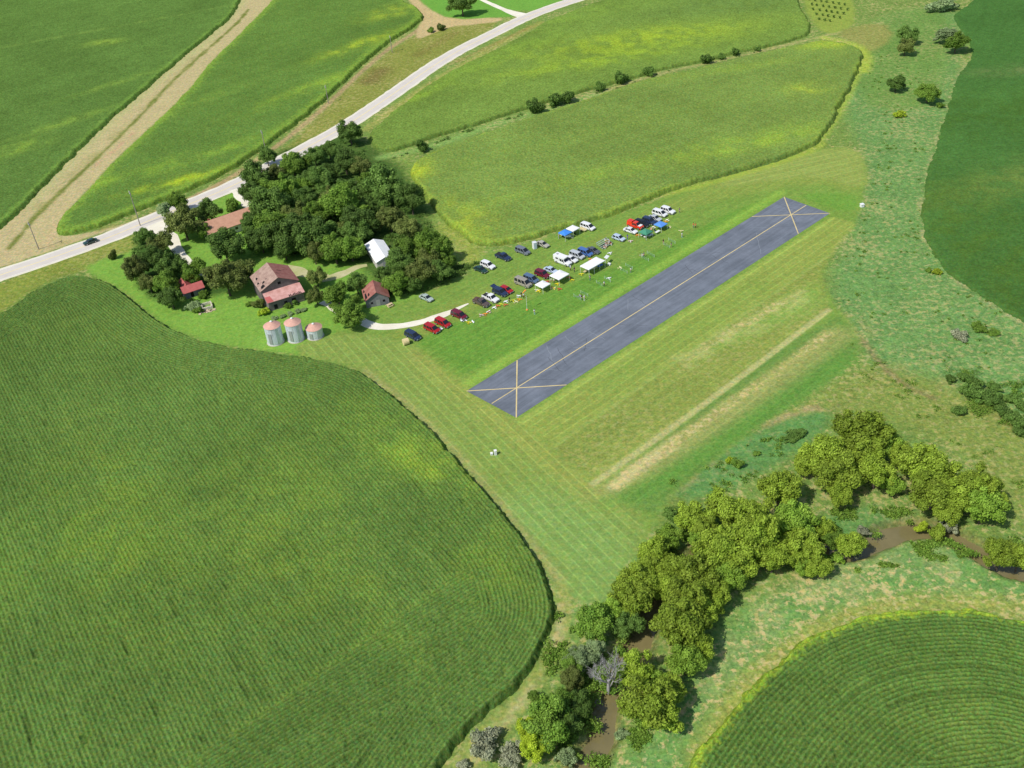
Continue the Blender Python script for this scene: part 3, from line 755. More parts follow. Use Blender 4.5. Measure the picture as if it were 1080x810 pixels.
def crown_mesh(name, nl, leaf, seed, **kw):
    v, f, c, cv, cf = leaf_cloud(nl, leaf, seed, **kw)
    me = bpy.data.meshes.new(name)
    nv = len(v)
    if cv is not None:
        tris = np.concatenate([q[:, :3] for q in cf]) + nv
        allv = np.concatenate([v, cv]); cc = np.concatenate([c, np.tile([.2, .25, 0], (len(cv), 1))])
    else: tris = np.zeros((0, 3), int); allv = v; cc = c
    me.vertices.add(len(allv)); me.vertices.foreach_set('co', allv.astype(np.float32).ravel())
    loops = np.concatenate([f.ravel(), tris.ravel()]).astype(np.int32)
    me.loops.add(len(loops)); me.loops.foreach_set('vertex_index', loops)
    nf = len(f) + len(tris); me.polygons.add(nf)
    st = np.concatenate([np.arange(len(f)) * 4, len(f) * 4 + np.arange(len(tris)) * 3]).astype(np.int32)
    me.polygons.foreach_set('loop_start', st)
    a = me.attributes.new('Col', 'FLOAT_COLOR', 'POINT'); a.data.foreach_set('color', np.c_[cc, np.ones(len(cc))].astype(np.float32).ravel())
    me.update(calc_edges=True); return me

CROWN = [crown_mesh('crown', 10500, .047, 100 + i, lobes=32 + i % 6) for i in range(7)]
CROWN_SP = [crown_mesh('crown', 2600, .05, 200 + i, lobes=12, core=False, spread=1.1) for i in range(2)]
BUSH = [crown_mesh('foliage', 3000, .07, 300 + i, lobes=15, flat=.6) for i in range(4)]
SMALL = [crown_mesh('foliage', 500, .15, 400 + i, lobes=6, flat=.7) for i in range(2)]

def trunk_mesh(seed):
    r = random.Random(seed); mb = MB()
    mb.tube([(0, 0, -.1), (.02, 0, .25), (.0, .03, .6), (.02, 0, 1.0)], [.075, .055, .045, .02], 8)
    for k in range(5):
        a = r.uniform(0, 6.28); z0 = r.uniform(.35, .6); l = r.uniform(.35, .6)
        mb.tube([(0, 0, z0), (math.cos(a) * l * .5, math.sin(a) * l * .5, z0 + l * .4), (math.cos(a) * l, math.sin(a) * l, z0 + l * .9)], [.03, .02, .008], 6)
    return mb.mesh('trunk')
TRUNK = [trunk_mesh(i) for i in range(3)]

def dead_mesh(seed, lvl=4):
    r = random.Random(seed); mb = MB()
    def br(p, d, l, rad, k):
        q = p + d * l; mid = p + d * l * .5 + Vector((r.uniform(-1, 1), r.uniform(-1, 1), r.uniform(-1, 1))) * l * .07
        mb.tube([p, mid, q], [rad, rad * .8, rad * .6], 5 if k > 1 else 3, cap=False)
        if k == 0: return
        for i in range(3 if k > 1 else 4):
            nd = (d + Vector((r.uniform(-1, 1), r.uniform(-1, 1), r.uniform(-.35, .7))) * .85).normalized()
            br(q if i < 2 else mid, nd, l * r.uniform(.6, .85), rad * .58, k - 1)
    br(Vector((0, 0, -.05)), Vector((0.05, 0, 1)), .34, .032, lvl)
    return mb.mesh('branches')

tcount = 0
def tree(px, py, rpx, kind='dark', label=None, cat='tree', group=None, name='broadleaf_tree', tall=1.0, sparse=False, sq=1.0):
    global tcount; tcount += 1
    s0 = ppm(px, py, 6); Rm = rpx / s0 * (1.36 if kind == 'creek' else 1.16)
    cz = Rm * .93 * tall + .4
    gx_, gy_ = G(px, py, cz)
    rz = random.uniform(0, 6.28)
    o = empty(name, (gx_, gy_, 0), rz); tag(o, label, cat, group)
    me = (CROWN_SP if sparse else CROWN)[tcount % (2 if sparse else 7)]
    cr = link('crown', me, M['leaf_' + kind], o, (0, 0, cz)); cr.scale = (Rm * random.uniform(.9, 1.22), Rm * random.uniform(.9, 1.22), Rm * random.uniform(1.0, 1.3) * sq * tall); cr.rotation_euler = (random.uniform(-.25, .25), random.uniform(-.25, .25), 0)
    if cr.material_slots[0].material != M['leaf_' + kind]:
        cr.material_slots[0].link = 'OBJECT'; cr.material_slots[0].material = M['leaf_' + kind]
    tk = link('trunk', TRUNK[tcount % 3], M['bark'], o); h = cz + Rm * .35; tk.scale = (h * .7, h * .7, h)
    return o
def bush(px, py, rpx, kind='mid', label=None, cat='bush', group=None, name='bush', sx=1.0, rot=0, hgt=.75):
    global tcount; tcount += 1
    s0 = ppm(px, py, 1); Rm = rpx / s0 * 1.1; cz = Rm * hgt * .55
    gx_, gy_ = G(px, py, cz)
    o = link(name, BUSH[tcount % 4], M['leaf_' + kind], None, (gx_, gy_, cz))
    o.material_slots[0].link = 'OBJECT'; o.material_slots[0].material = M['leaf_' + kind]
    o.rotation_euler = (0, 0, rot if sx != 1 else random.uniform(0, 6.28)); o.scale = (Rm * sx, Rm, Rm * hgt * 1.3)
    tag(o, label, cat, group); return o
def dead(px, py, rpx, label, seed, group=None, lvl=5, name='dead_tree'):
    s0 = ppm(px, py, 5); h = rpx * 2.0 / s0; gx_, gy_ = G(px, py, h * .7)
    o = empty(name, (gx_, gy_, 0), seed); tag(o, label, 'dead tree', group)
    b = link('branches', dead_mesh(seed, lvl), M['bark_grey'], o); b.scale = (h * .85,) * 3
    mb = MB().tube([(0, 0, -.2), (.1, 0, h * .34)], [h * .035, h * .027], 8).build('trunk', M['bark_grey'], o)

# --- woods behind the farm
gw = 'trees of the dense farm grove'; lw = 'dark green broadleaf tree packed in the dense grove above the barn'
woods = [(281,165,9),(264,203,9),(269,186,10),(290,183,12),(308,172,9),(323,171,8),(332,165,9),(347,158,9),(329,186,11),(349,182,10),(364,171,12),(378,174,10),(323,196,11),(299,201,13),(320,210,12),(344,204,12),(363,198,11),(284,216,14),(264,231,9),(311,228,14),(335,228,14),(361,216,14),(382,204,13),(388,218,12),(300,250,14),(325,250,14),(345,246,14),(365,240,12),(285,238,12),(386,192,12),(404,197,13),(400,212,13),(380,232,12),(376,247,9),(300,264,12),(331,267,14),(353,264,14),(370,262,10),(276,222,10),(346,228,12),(317,240,12),(297,228,11),(336,190,10),(352,213,11),(372,222,10),(283,200,9),(310,192,9)]
kinds_w = ['dark', 'mid', 'dark', 'dark', 'mid', 'dark', 'dark', 'brown']
lab_k = {'dark': 'dark green broadleaf tree packed in the dense grove above the barn',
         'mid': 'fresh green broadleaf tree standing in the dense grove above the barn',
         'brown': 'olive tinged broadleaf tree standing in the dense grove above the barn'}
for i, (a, b, r_) in enumerate(woods):
    kd = kinds_w[(i * 5) % 8]; tree(a, b, r_ * random.choice((.8, 1.0, 1.3)), kd, lab_k[kd], group=lab_k[kd].split(' standing')[0].split(' packed')[0] + 's of the grove')
tree(369, 140, 12, 'dark', 'tall tree at the top of the grove reaching over the pale road')
tree(434, 211, 15, 'dark', 'rounded dark tree at the right tip of the grove against the corn field')
dead(376, 188, 11, 'bare grey tree standing among the green crowns of the grove', 5, lvl=4)
dead(292, 178, 6, 'small bare grey treetop near the pale road side of the grove', 8, lvl=4)
g2 = [(411,232,12,'brown'),(430,241,13,'brown'),(444,262,15,'mid'),(427,266,14,'mid'),(463,266,13,'mid'),(455,252,10,'mid'),(404,291,9,'dark'),(419,299,12,'mid'),(443,287,15,'brown'),(463,286,11,'dark'),(420,277,13,'dark'),(434,298,9,'dark'),(452,276,12,'brown'),(472,278,8,'mid')]
lab2 = {'brown': 'olive crowned tree in the clump right of the white roofed building', 'mid': 'leafy green tree in the clump right of the white roofed building', 'dark': 'dark crowned tree in the clump right of the white roofed building'}
for a, b, r_, kd in g2: tree(a, b, r_, kd, lab2[kd], group=kd + ' trees right of the white building')
# --- farmstead trees
for a, b, r_, kd, lb in [
    (174,222,8,'pale','thin pale tree overhanging the pale road at the driveway mouth'),
    (188,214,9,'mid','loose green tree at the roadside above the big olive tree'),
    (193,236,17,'brown','big olive brown tree just right of the curving white driveway'),
    (221,223,13,'dark','dark tree on the road side of the brown roofed house'),
    (152,249,9,'dark','small dark tree nearest the road on the left of the driveway'),
    (169,258,12,'brown','olive brown tree close against the left of the driveway'),
    (145,285,13,'brown','leftmost tree of the farmstead, standing on bright lawn'),
    (160,273,12,'dark','dark tree behind the leftmost farmstead trees'),
    (182,282,13,'dark','dark tree at the lower end of the white driveway'),
    (157,299,10,'brown','olive tree at the lower left rim of the farmstead trees'),
    (175,300,12,'mid','green tree between the olive rim tree and the small red roof'),
    (180,314,11,'dark','dark tree at the lawn edge left of the small red roof'),
    (205,286,13,'mid','green tree just above the small red roofed building'),
    (216,244,8,'mid','small green tree at the left gable of the brown roofed house'),
    (236,259,18,'dark','large dark tree in front of the brown roofed house'),
    (238,294,18,'brown','large olive brown tree between the small red roof and the barn'),
    (254,286,13,'brown','olive brown tree touching the left side of the barn'),
    (264,240,11,'dark','dark tree at the right end of the brown roofed house'),
    (275,253,13,'dark','dark tree directly above the barn roof'),
    (334,293,9,'brown','narrow olive tree just right of the barn'),
    (333,312,9,'brown','rounded olive bushy tree right of the lean-to'),
    (356,311,13,'mid','broad green tree in the middle of the yard right of the barn'),
    (376,299,11,'dark','dark tree behind the small red roofed shed'),
    (367,332,13,'mid','low spreading green tree at the start of the curved gravel drive'),
    (374,321,9,'mid','small green tree left of the small shed wall')]:
    tree(a, b, r_, kd, lb)
bush(244,217,9,'mid','round green bush between the two driveways by the road', hgt=.9)
bush(215,311,6,'mid','bright green bush at the right corner of the small red roof')
bush(203,324,8,'pale','pale loose bush in front of the small red roofed building')
bush(209,327,6,'mid','low green bush beside the stone foundation')
bush(273,320,7,'brown','yellowish bush against the left wall of the barn', hgt=1)
bush(278,329,6,'lime','lime green bush at the lower left corner of the lean-to')
bush(303,323,4,'mid','small green shrub against the lean-to front wall', hgt=1)
bush(311,319,4,'dark','dark shrub against the right part of the lean-to front wall', hgt=1)
bush(119,269,4.5,'brown','lone brownish bush on the grassy verge below the pale road', hgt=1.7)
bush(263,321,4,'mid','small shrub left of the barn beside the white tank')
for a in (290,298,306,314,320):
    bush(a, 336 - (a - 290) * .32, 4, 'pale', 'low pale weed patch along the foot of the lean-to', 'weeds', 'weeds along the lean-to', name='weed_patch', hgt=.5)
# --- hedge line between upper corn fields
for a, b, r_, lb in [(445,154,8,'dark bush at the lower left end of the strip between the upper corn fields'),(564,113,9,'large dark bush, leftmost of the three joined on the field strip'),(585,106,8,'bush in the middle of the three joined on the field strip'),(598,102,8,'right one of the three joined bushes on the field strip'),
    (633,92,6,'small bush left of the roundest bush on the field strip'),(655,83,8,'roundest dark bush on the strip between the upper corn fields'),(684,76,6,'flat bush right of the roundest bush on the field strip'),(746,62,6.5,'large bush far along the field strip'),(761,60,4,'small bush next to the far large bush on the field strip'),(776,55,5,'last sizable bush at the right of the field strip'),(799,52,3,'tiny bush near the right end of the field strip')]:
    bush(a, b, r_, 'dark', lb, hgt=1.15)
tree(487, 3, 12, 'dark', 'lone dark tree on the small lawn at the top edge')
bush(454,32,4.5,'mid','left one of the two bushes beside the wide dirt patch at the top'); bush(465,29,5,'brown','right one of the two bushes beside the wide dirt patch at the top', hgt=1)
# --- river meadow trees
for a, b, r_, kd, lb in [(957,37,10,'dark','upper tree of the tall joined pair in the upper right meadow'),(955,50,9,'brown','lower olive tree of the tall joined pair in the upper right meadow'),(998,38,10,'pale','greyish tree left of the rounded tree by the soybean field corner'),(1009,45,12,'mid','rounded green tree beside the soybean field corner'),(945,88,9,'dark','dark conical tree alone in the middle of the upper right meadow'),(979,98,11,'mid','broad dark tree in the meadow close to the soybean field')]:
    tree(a, b, r_, kd, lb, tall=.82)
bush(993,6,12,'pale','wide grey green thicket at the top edge left of the soybean field', sx=1.5, rot=.2)
bush(992,111,5,'mid','small bush right below the broad meadow tree'); bush(949,121,6,'lime','yellowish lime bush in the right meadow')
bush(988,287,5,'lime','bright lime bush near the curve of the soybean field'); bush(979,285,4,'mid','green shrub left of the bright lime bush')
bush(1012,354,9,'grey','pale grey bush in the river meadow', hgt=.7); bush(1033,345,9,'mid','scrubby green bush right of the pale grey bush', hgt=.45); bush(1047,350,7,'mid','low scrub at the far right of the pale grey bush', hgt=.4)
for a, b, r_ in [(1017,398,8),(1028,403,10),(1025,415,12),(1040,418,12),(1052,425,10),(1062,436,11),(1074,444,11),(1050,408,8),(1066,420,9),(1078,428,9),(1002,400,6),(1012,432,8),(1076,456,8)]:
    bush(a, b, r_, 'dark', 'dark bush of the thicket at the right edge above the creek', 'bush', 'thicket bushes at the right edge', hgt=.8)
bush(778,489,7,'mid','green bush with a lime sapling on the grassy creek bank', hgt=1); bush(769,486,3.5,'lime','small lime sapling on the grassy creek bank', hgt=1.5)
bush(836,459,8,'dark','long narrow hedge like bush above the creek trees', sx=2.0, rot=gdir((822,466),(852,450)), hgt=.5)
bush(798,478,5,'mid','low scrub between the lime sapling and the long narrow bush', hgt=.5)
# --- creek trees
def cl(lst, label, group, kd='creek', **k):
    for i, (a, b, r_) in enumerate(lst):
        if i % 5 == 3: tree(a, b, r_ * .95, 'willow', label.replace('yellow green', 'greener').replace('bright ', ''), group='greener ' + group, **k)
        else: tree(a, b, r_, kd, label, group=group, **k)
cl([(907,458,20),(867,480,18),(886,498,19),(934,466,18),(924,498,17),(951,480,11),(884,522,12),(905,480,16),(942,512,11),(850,488,10)], 'yellow green tree in the big rounded clump above the creek bend', 'upper creek clump trees')
cl([(981,494,19),(985,520,17),(1030,513,19),(1036,537,19),(1008,525,16),(1050,530,12),(1000,538,12)], 'yellow green tree in the clump right of the creek bend', 'right creek clump trees')
cl([(822,516,18),(768,540,18),(796,565,22),(836,553,22),(846,578,17),(758,580,20),(780,592,17),(730,545,13),(707,567,13),(745,560,14),(815,590,14),(790,545,14)], 'yellow green tree in the long row along the middle of the creek', 'middle creek row trees')
cl([(700,600,12),(682,600,12),(860,596,11),(738,572,12),(752,628,13)], 'yellow green tree filling the creek row beside the pale meadow', 'filler creek row trees')
cl([(692,584,14),(670,613,15),(730,610,19),(768,606,16),(664,630,17),(700,618,13),(722,634,19),(717,664,23),(724,697,20),(740,645,12),(735,680,14),(745,620,14)], 'yellow green tree in the creek row left of the pale meadow', 'lower creek row trees')
cl([(672,707,15),(682,742,21),(700,752,15),(690,718,12),(705,728,14)], 'bright yellow green tree right of the open creek water', 'trees right of the open water')
bush(884,589,8,'willow','green bush hiding the creek left of its open bend'); bush(872,590,7,'mid','mid green bush on the near bank left of the open bend'); bush(902,584,6,'grey','small pale bush on the near bank at the open bend')
tree(712,543,10,'dark','dark green tree at the tip of the creek row beside the mown strips')
tree(626,655,19,'mid','rounded green tree at the end of the mown grass above the bare tree')
tree(645,646,14,'willow','light green tree between the rounded tree and the creek row')
tree(590,742,14,'mid','green tree above the large leafy bottom tree'); tree(628,684,11,'pale','pale green tree behind the large bare tree'); tree(604,700,12,'mid','green tree on the lane side of the large bare tree')
tree(560,768,13,'lime','lime green tree at the lane side of the large leafy tree'); tree(846,598,9,'willow','small green tree at the meadow side of the creek row'); tree(868,560,10,'creek','yellow green tree between the middle row and the bend')
tree(662,660,14,'dark','dark tree over the shaded creek left of the yellow green row')
tree(612,694,13,'pale','pale green tree left of the large bare tree')
tree(604,716,12,'brown','olive tree below the pale green creek tree'); tree(612,742,13,'dark','dark tree beside the left bank of the open water')
tree(577,762,22,'mid','large leafy tree at the bottom edge left of the creek'); tree(600,765,14,'dark','dark tree between the large leafy tree and the water')
tree(564,735,6,'mid','small green tree by the lane left of the creek'); tree(566,788,14,'lime','lime green tree at the bottom edge left of the creek')
tree(1056,584,16,'creek','yellow green tree at the right edge below the creek'); tree(1075,590,12,'creek','yellow green tree cut by the right edge below the creek')
tree(898,574,12,'creek','low yellow green tree left of the open creek bend'); tree(880,568,11,'mid','green tree closing the left end of the open creek bend')
bush(988,562,10,'creek','yellow green bush leaning over the open creek bend', hgt=1); bush(972,556,7,'lime','lime bush on the far bank of the creek bend', hgt=1); bush(1000,556,9,'grey','greyish bush right of the creek bend bushes')
bush(912,560,7,'grey','pale leafless bush at the left end of the open creek bend'); bush(868,588,8,'mid','low green bush below the creek bend trees')
bush(512,786,20,'grey','large grey green bush beside the lane at the bottom edge', hgt=.8); bush(541,797,15,'grey','smaller grey green bush at the bottom edge'); bush(596,800,11,'pale','pale bush at the bottom edge by the water'); bush(489,806,8,'grey','grey bush closest to the big corn field at the bottom edge')
bush(655,775,8,'pale','pale bush on the right bank at the bottom of the creek', hgt=.6)
dead(641,703,30,'large bare grey tree leaning over the creek at the lower middle', 12, lvl=6)
dead(722,592,15,'bare grey treetop among the yellow green creek row', 21, lvl=6)
# --- nursery rows
for i in range(5):
    for j in range(7):
        a = 853 + j * 6.3 + i * 2.6 + random.uniform(-.6, .6); b = -1 + i * 5.2 + j * .9 - (i == 4) * 0
        if a > 893 + i or (i > 2 and j > 4) or (i == 4 and j > 2): continue
        gx_, gy_ = G(a, b, .6); o = link('sapling', SMALL[(i + j) % 2], M['leaf_dark'], None, (gx_, gy_, .75))
        o.material_slots[0].link = 'OBJECT'; o.material_slots[0].material = M['leaf_dark']
        o.scale = (.8, .8, .9); o.rotation_euler = (0, 0, i + j * 2.0)
        tag(o, 'small dark sapling in the planted rows at the top edge', 'sapling', 'saplings in the planted rows')

# --- scrub & tall weeds as ground cover
def scatter(name, areas, label, cat, leaf, mat):
    vs = []; cs = []
    r = np.random.default_rng(5)
    for poly, n_, hgt, rad in areas:
        P = P2(poly); lo = P.min(0); hi = P.max(0)
        q = r.uniform(lo, hi, (n_ * 4, 2)); q = q[inside(q[:, 0], q[:, 1], P)]
        # clumps rather than an even spread
        q = q[fbm(q[:, 0], q[:, 1], 4, 13, 2) > .56][:n_]
        for (a, b) in q:
            k = int(r.integers(18, 45)); rr = rad * r.uniform(.4, 1.3)
            p = r.normal(size=(k, 3)) * np.array([rr, rr, hgt * .3]) * .5 + np.array([a, b, hgt * .35]); p[:, 2] = np.abs(p[:, 2])
            nrm = r.normal(size=(k, 3)) + np.array([0, 0, 1.0]); nrm /= np.linalg.norm(nrm, axis=1)[:, None]
            t = np.cross(nrm, r.normal(size=(k, 3))); t /= np.linalg.norm(t, axis=1)[:, None]; bb = np.cross(nrm, t)
            s = leaf * r.uniform(.6, 1.3, k)[:, None]
            vs.append(np.stack([p - t * s, p - bb * s * .6, p + t * s, p + bb * s * .6], 1).reshape(-1, 3))
            cs.append(np.repeat(np.stack([np.full(k, r.random()), r.random(k), np.zeros(k)], 1), 4, 0))
    v = np.concatenate(vs); c = np.concatenate(cs)
    me = new_mesh(name, v, np.arange(len(v)).reshape(-1, 4), {'Col': c})
    tag(link(name, me, mat), label, cat, kind='stuff')
scatter('meadow_scrub', [([(930,130),(975,140),(970,260),(1000,290),(1080,345),(1080,400),(980,380),(900,330),(880,290),(915,220)], 260, .6, .6), ([(880,350),(960,400),(1080,450),(1080,520),(980,450),(900,400)], 120, .5, .6),
    ([(900,60),(990,60),(970,130),(900,130)], 60, .5, .5), ([(700,510),(850,440),(850,480),(740,530)], 160, .8, .7), ([(1000,390),(1080,400),(1080,470),(1010,440)], 260, 1.2, 1.0)],
    'scattered green scrub and weed tufts in the river meadow', 'scrub', .17, M['leaf_mid'])
scatter('field_strip_scrub', [([(412,166),(455,150),(505,134),(555,118),(555,121),(505,137),(455,153),(415,168)], 330, .8, .8), ([(560,116),(640,95),(700,76),(750,65),(800,53),(850,41),(850,43),(800,55),(750,67),(700,78),(640,97),(560,118)], 330, .6, .6)], 'thin line of scrub along the strip between the upper corn fields', 'scrub', .2, M['leaf_dark'])
scatter('creek_bank_weeds', [([(860,540),(960,535),(960,552),(925,566),(880,590)], 200, .8, .8), ([(1040,560),(1080,570),(1080,600),(1040,585)], 60, .8, .8), ([(590,640),(660,650),(660,740),(640,810),(600,810),(560,740)], 350, 1, .9), ([(930,575),(1000,568),(1030,585),(900,605)], 160, .6, .7), ([(655,745),(700,770),(640,810),(630,810)], 120, .6, .7), ([(690,560),(760,560),(860,560),(860,600),(700,620)], 350, 1.0, 1)],
    'weeds and low brush along the creek banks', 'weeds', .22, M['leaf_mid'])
scatter('grove_undergrowth', [([(262,180),(372,145),(445,210),(470,268),(500,290),(410,320),(390,290),(290,265)], 900, 1.2, 1.0), ([(140,245),(170,250),(200,290),(260,280),(250,310),(180,325),(140,300)], 350, 1, .8), ([(395,316),(480,292),(505,287),(505,276),(470,285),(400,308)], 250, 1.0, .8), ([(505,262),(590,242),(655,224),(655,220),(590,238),(505,257)], 220, .7, .7)],
    'leafy undergrowth at the feet of the farm trees and field edges', 'undergrowth', .24, M['leaf_dark'])

# ------------------------------------------------------------------ buildings
def rust_roof(name, c1, c2, sc=.8):
    k = NT(name); p = k.objco()
    n = k.noise(sc, 5, .7, p); wv = k.n('ShaderNodeTexWave'); wv.bands_direction = 'Y'; wv.inputs['Scale'].default_value = 1.2; wv.inputs['Distortion'].default_value = .3
    k.l(p, wv.inputs['Vector'])
    col = k.mix(k.rng(n, .35, .65, 0, 1), c1, c2)
    k.base(k.scale(col, k.rng(wv.outputs['Fac'], 0, 1, .88, 1.08)), .75); return k.m
def boards(name, c, c2):
    k = NT(name); p = k.objco()
    wv = k.n('ShaderNodeTexWave'); wv.bands_direction = 'X'; wv.inputs['Scale'].default_value = 1.6; wv.inputs['Distortion'].default_value = 1.0
    k.l(p, wv.inputs['Vector']); n = k.noise(1.3, 4, .7, p)
    col = k.mix(k.rng(n, .3, .7, 0, 1), c, c2)
    k.base(k.scale(col, k.rng(wv.outputs['Fac'], 0, 1, .75, 1.1)), .9); return k.m
M['rust'] = rust_roof('rusted_roof', lin(150, 122, 110), lin(180, 154, 138))
M['rust2'] = rust_roof('reddish_rust_roof', lin(150, 92, 84), lin(172, 122, 108))
M['pink'] = rust_roof('faded_red_tin', lin(220, 174, 164), lin(190, 138, 128))
M['redroof'] = rust_roof('red_shingles', lin(196, 110, 104), lin(180, 96, 92))
M['brownroof'] = rust_roof('tan_brown_shingles', lin(208, 160, 132), lin(190, 144, 118))
M['whiteroof'] = rust_roof('white_metal_roof', lin(250, 250, 246), lin(236, 238, 240))
M['barnwood'] = boards('weathered_barn_boards', lin(104, 98, 98), lin(134, 126, 122))
M['shedwood'] = boards('grey_shed_boards', lin(110, 112, 118), lin(140, 140, 142))
M['siding'] = boards('pale_siding', lin(214, 208, 196), lin(226, 222, 212))
M['dark'] = plain('dark_opening', (.012, .012, .012), .9)
M['stone'] = plain('pale_stone', lin(206, 200, 178), .9, var=.25)
M['stone2'] = plain('tan_stone_slab', lin(210, 190, 160), .9, var=.3)
M['white'] = plain('white_paint', (.80, .80, .79), .5, var=.05)
M['steel'] = None
def bin_mat():
    k = NT('corrugated_galvanised_steel'); p = k.objco()
    wv = k.n('ShaderNodeTexWave'); wv.bands_direction = 'Z'; wv.inputs['Scale'].default_value = 3.2; wv.inputs['Distortion'].default_value = 0
    k.l(p, wv.inputs['Vector']); n = k.noise(1.4, 3, .6, p)
    v2 = k.n('ShaderNodeVectorMath', operation='MULTIPLY'); k.l(p, v2.inputs[0]); v2.inputs[1].default_value = (1.4, 1.4, .15)
    n2 = k.noise(1.5, 3, .7, v2.outputs[0])
    col = k.mix(k.rng(n, .3, .7, 0, 1), lin(230, 236, 240), lin(206, 216, 226))
    col = k.mix(k.rng(n2, .52, .66, 0, .75), col, lin(160, 160, 160))
    k.base(k.scale(col, k.rng(wv.outputs['Fac'], 0, 1, .86, 1.06)), .45); k.b.inputs['Metallic'].default_value = .25; return k.m
M['steel'] = bin_mat()
M['binroof'] = plain('rusty_pink_bin_roof', lin(208, 162, 144), .6, var=.15, sc=2)

def frame_at(pa, pb, label, cat, name):
    """front wall from survey point pa (left) to pb (right): empty whose +x runs along the wall, +y into the building"""
    A = np.array(G(*pa)); B = np.array(G(*pb)); d = B - A; L = float(np.linalg.norm(d))
    o = empty(name, (A[0], A[1], 0), math.atan2(d[1], d[0])); tag(o, label, cat); return o, L

def gable_y(par, x0, x1, y0, y1, he, hr, roofm, wallm, over=.35, thick=.12, holes=()):
    """ridge runs along y (gable faces -y)"""
    xm = (x0 + x1) / 2
    w_ = MB()
    w_.add([(x0, y0, 0), (x1, y0, 0), (x1, y0, he), (xm, y0, hr), (x0, y0, he), (x0, y1, 0), (x1, y1, 0), (x1, y1, he), (xm, y1, hr), (x0, y1, he)],
           [(0, 1, 2, 3, 4), (9, 8, 7, 6, 5), (1, 6, 7, 2), (5, 0, 4, 9)])
    w_.build('wall', wallm, par)
    dz = .04; sl = (hr - he) / (xm - x0)
    for sgn, xe, nm in ((-1, x0, 'roof'), (1, x1, 'roof')):
        xe2 = xe + sgn * over; ze = he - sl * over
        o = MB().slab([(xe2, y0 - over, ze + dz), (xm - sgn * -.0, y0 - over, hr + dz), (xm, y1 + over, hr + dz), (xe2, y1 + over, ze + dz)][::(-1 if sgn > 0 else -1)], thick * .5)
        r_ = o.build(nm, roofm if not isinstance(roofm, tuple) else roofm[0 if sgn < 0 else 1], par)
        for (hs, u0, u1, v0, v1) in holes:
            if hs != sgn: continue
            def pt(u, v):
                xx = xe2 + (xm - xe2) * u; zz = (ze + (hr - ze) * u) + dz + .035; return (xx, y0 + (y1 - y0) * v, zz)
            MB().poly([pt(u0, v0), pt(u1, v0 + .02), pt(u1 - .04, v1), pt(u0 + .03, v1 - .03)][::(1 if sgn < 0 else -1)]).build('hole', M['dark'], r_)

# barn with lean-to
barn, L = frame_at((284,329), (322,317), 'large weathered barn with rusty holed roof and a pink tin lean-to', 'barn', 'barn')
D0 = 3.7
gable_y(barn, -.2, L + .0, D0, D0 + 9.9, 5.1, 7.8, (M['rust'], M['rust2']), M['barnwood'],
        holes=[(-1, .12, .34, .03, .20), (-1, .28, .44, .22, .33), (-1, .08, .2, .36, .48), (-1, .5, .58, .3, .37), (-1, .14, .26, .62, .76), (-1, .4, .47, .12, .17), (1, .55, .8, .5, .56), (1, .72, .95, .28, .33), (1, .3, .45, .62, .66)])
lt = MB().add  # lean-to
mb = MB(); mb.add([(.3, 0, 0), (L, 0, 0), (L, 0, 3.0), (.3, 0, 3.0), (.3, D0 - .01, 0), (L, D0 - .01, 0), (L, D0 - .01, 4.15), (.3, D0 - .01, 4.15)], [(0, 1, 2, 3), (1, 5, 6, 2), (4, 0, 3, 7)])
ltw = mb.build('lean_to', M['barnwood'], barn)
MB().slab([(.0, -.35, 2.96), (L + .35, -.35, 2.96), (L + .3, D0 - .02, 4.3), (.0, D0 - .02, 4.3)], .08).build('roof', M['pink'], ltw)
MB().slab([(.02, -.3, 3.01), (1.9, -.3, 3.01), (1.5, 1.9, 3.75), (.02, 1.9, 3.75)], .02).build('roof_patch', M['redroof'], ltw)
mb = MB()
for i in range(9):
    xx = L * .60 + i * .42; ea = .25 + .28 * math.sin(i * 2.1); eb = .3 + .2 * math.cos(i * 1.7); sl_ = 1.34 / 4.03; mb.poly([(xx, -.34, 2.985), (xx + .3, -.34, 2.985), (xx + .34, ea, 2.985 + (ea + .34) * sl_), (xx + .05, eb, 2.985 + (eb + .34) * sl_)])
mb.build('broken_edge', M['dark'], ltw)
for a, b, c, d in ((2.2, 1.0, .3, 1.7), (5.2, .9, .9, 1.8), (7.6, 1.2, .1, 2.0)):
    MB().box((a, -.012, c + (d - c) / 2), (b, .02, d - c)).build('opening', M['dark'], ltw)
MB().box((L * .5, D0 - .012, 5.9), (.9, .02, .8)).build('loft_door', M['dark'], barn)

# small shed
shed, L = frame_at((387,325), (411,320.5), 'small shed with a reddish rusty roof beside the curved gravel drive', 'shed', 'shed')
gable_y(shed, 0, L, 0, 6.6, 2.5, 4.6, (M['rust2'], M['rust2']), M['shedwood'], holes=[(-1, .1, .28, .05, .5), (-1, .35, .5, .1, .35), (-1, .06, .2, .62, .85)])
MB().box((L * .52, -.012, 1.0), (1.1, .02, 1.9)).build('door', plain('pale_grey_door', lin(150, 150, 150), .8), shed)
MB().box((L * .78, -.012, 1.4), (.7, .02, .7)).build('window', M['dark'], shed)
MB().box((L * .25, -.012, 1.3), (.6, .02, .6)).build('window', M['dark'], shed)

# white roofed machine building
wb, L = frame_at((400,282), (413,270), 'long building with a bright white metal roof among the grove trees', 'building', 'machine_shed')
A = np.array(G(398.5, 285)); B = np.array(G(414, 278.5)); d = B - A; wb.location = (A[0], A[1], 0); wb.rotation_euler = (0, 0, gdir((400, 280), (384.5, 255.6)) - math.pi / 2); L = float(np.linalg.norm(d))
gable_y(wb, 0, 5.6, 0, 12.5, 2.7, 3.8, M['whiteroof'], M['siding'], over=.25)
MB().box((L * .6, -.012, 1.1), (2.6, .02, 2.2)).build('door', plain('grey_sliding_door', lin(170, 172, 176), .6), wb)

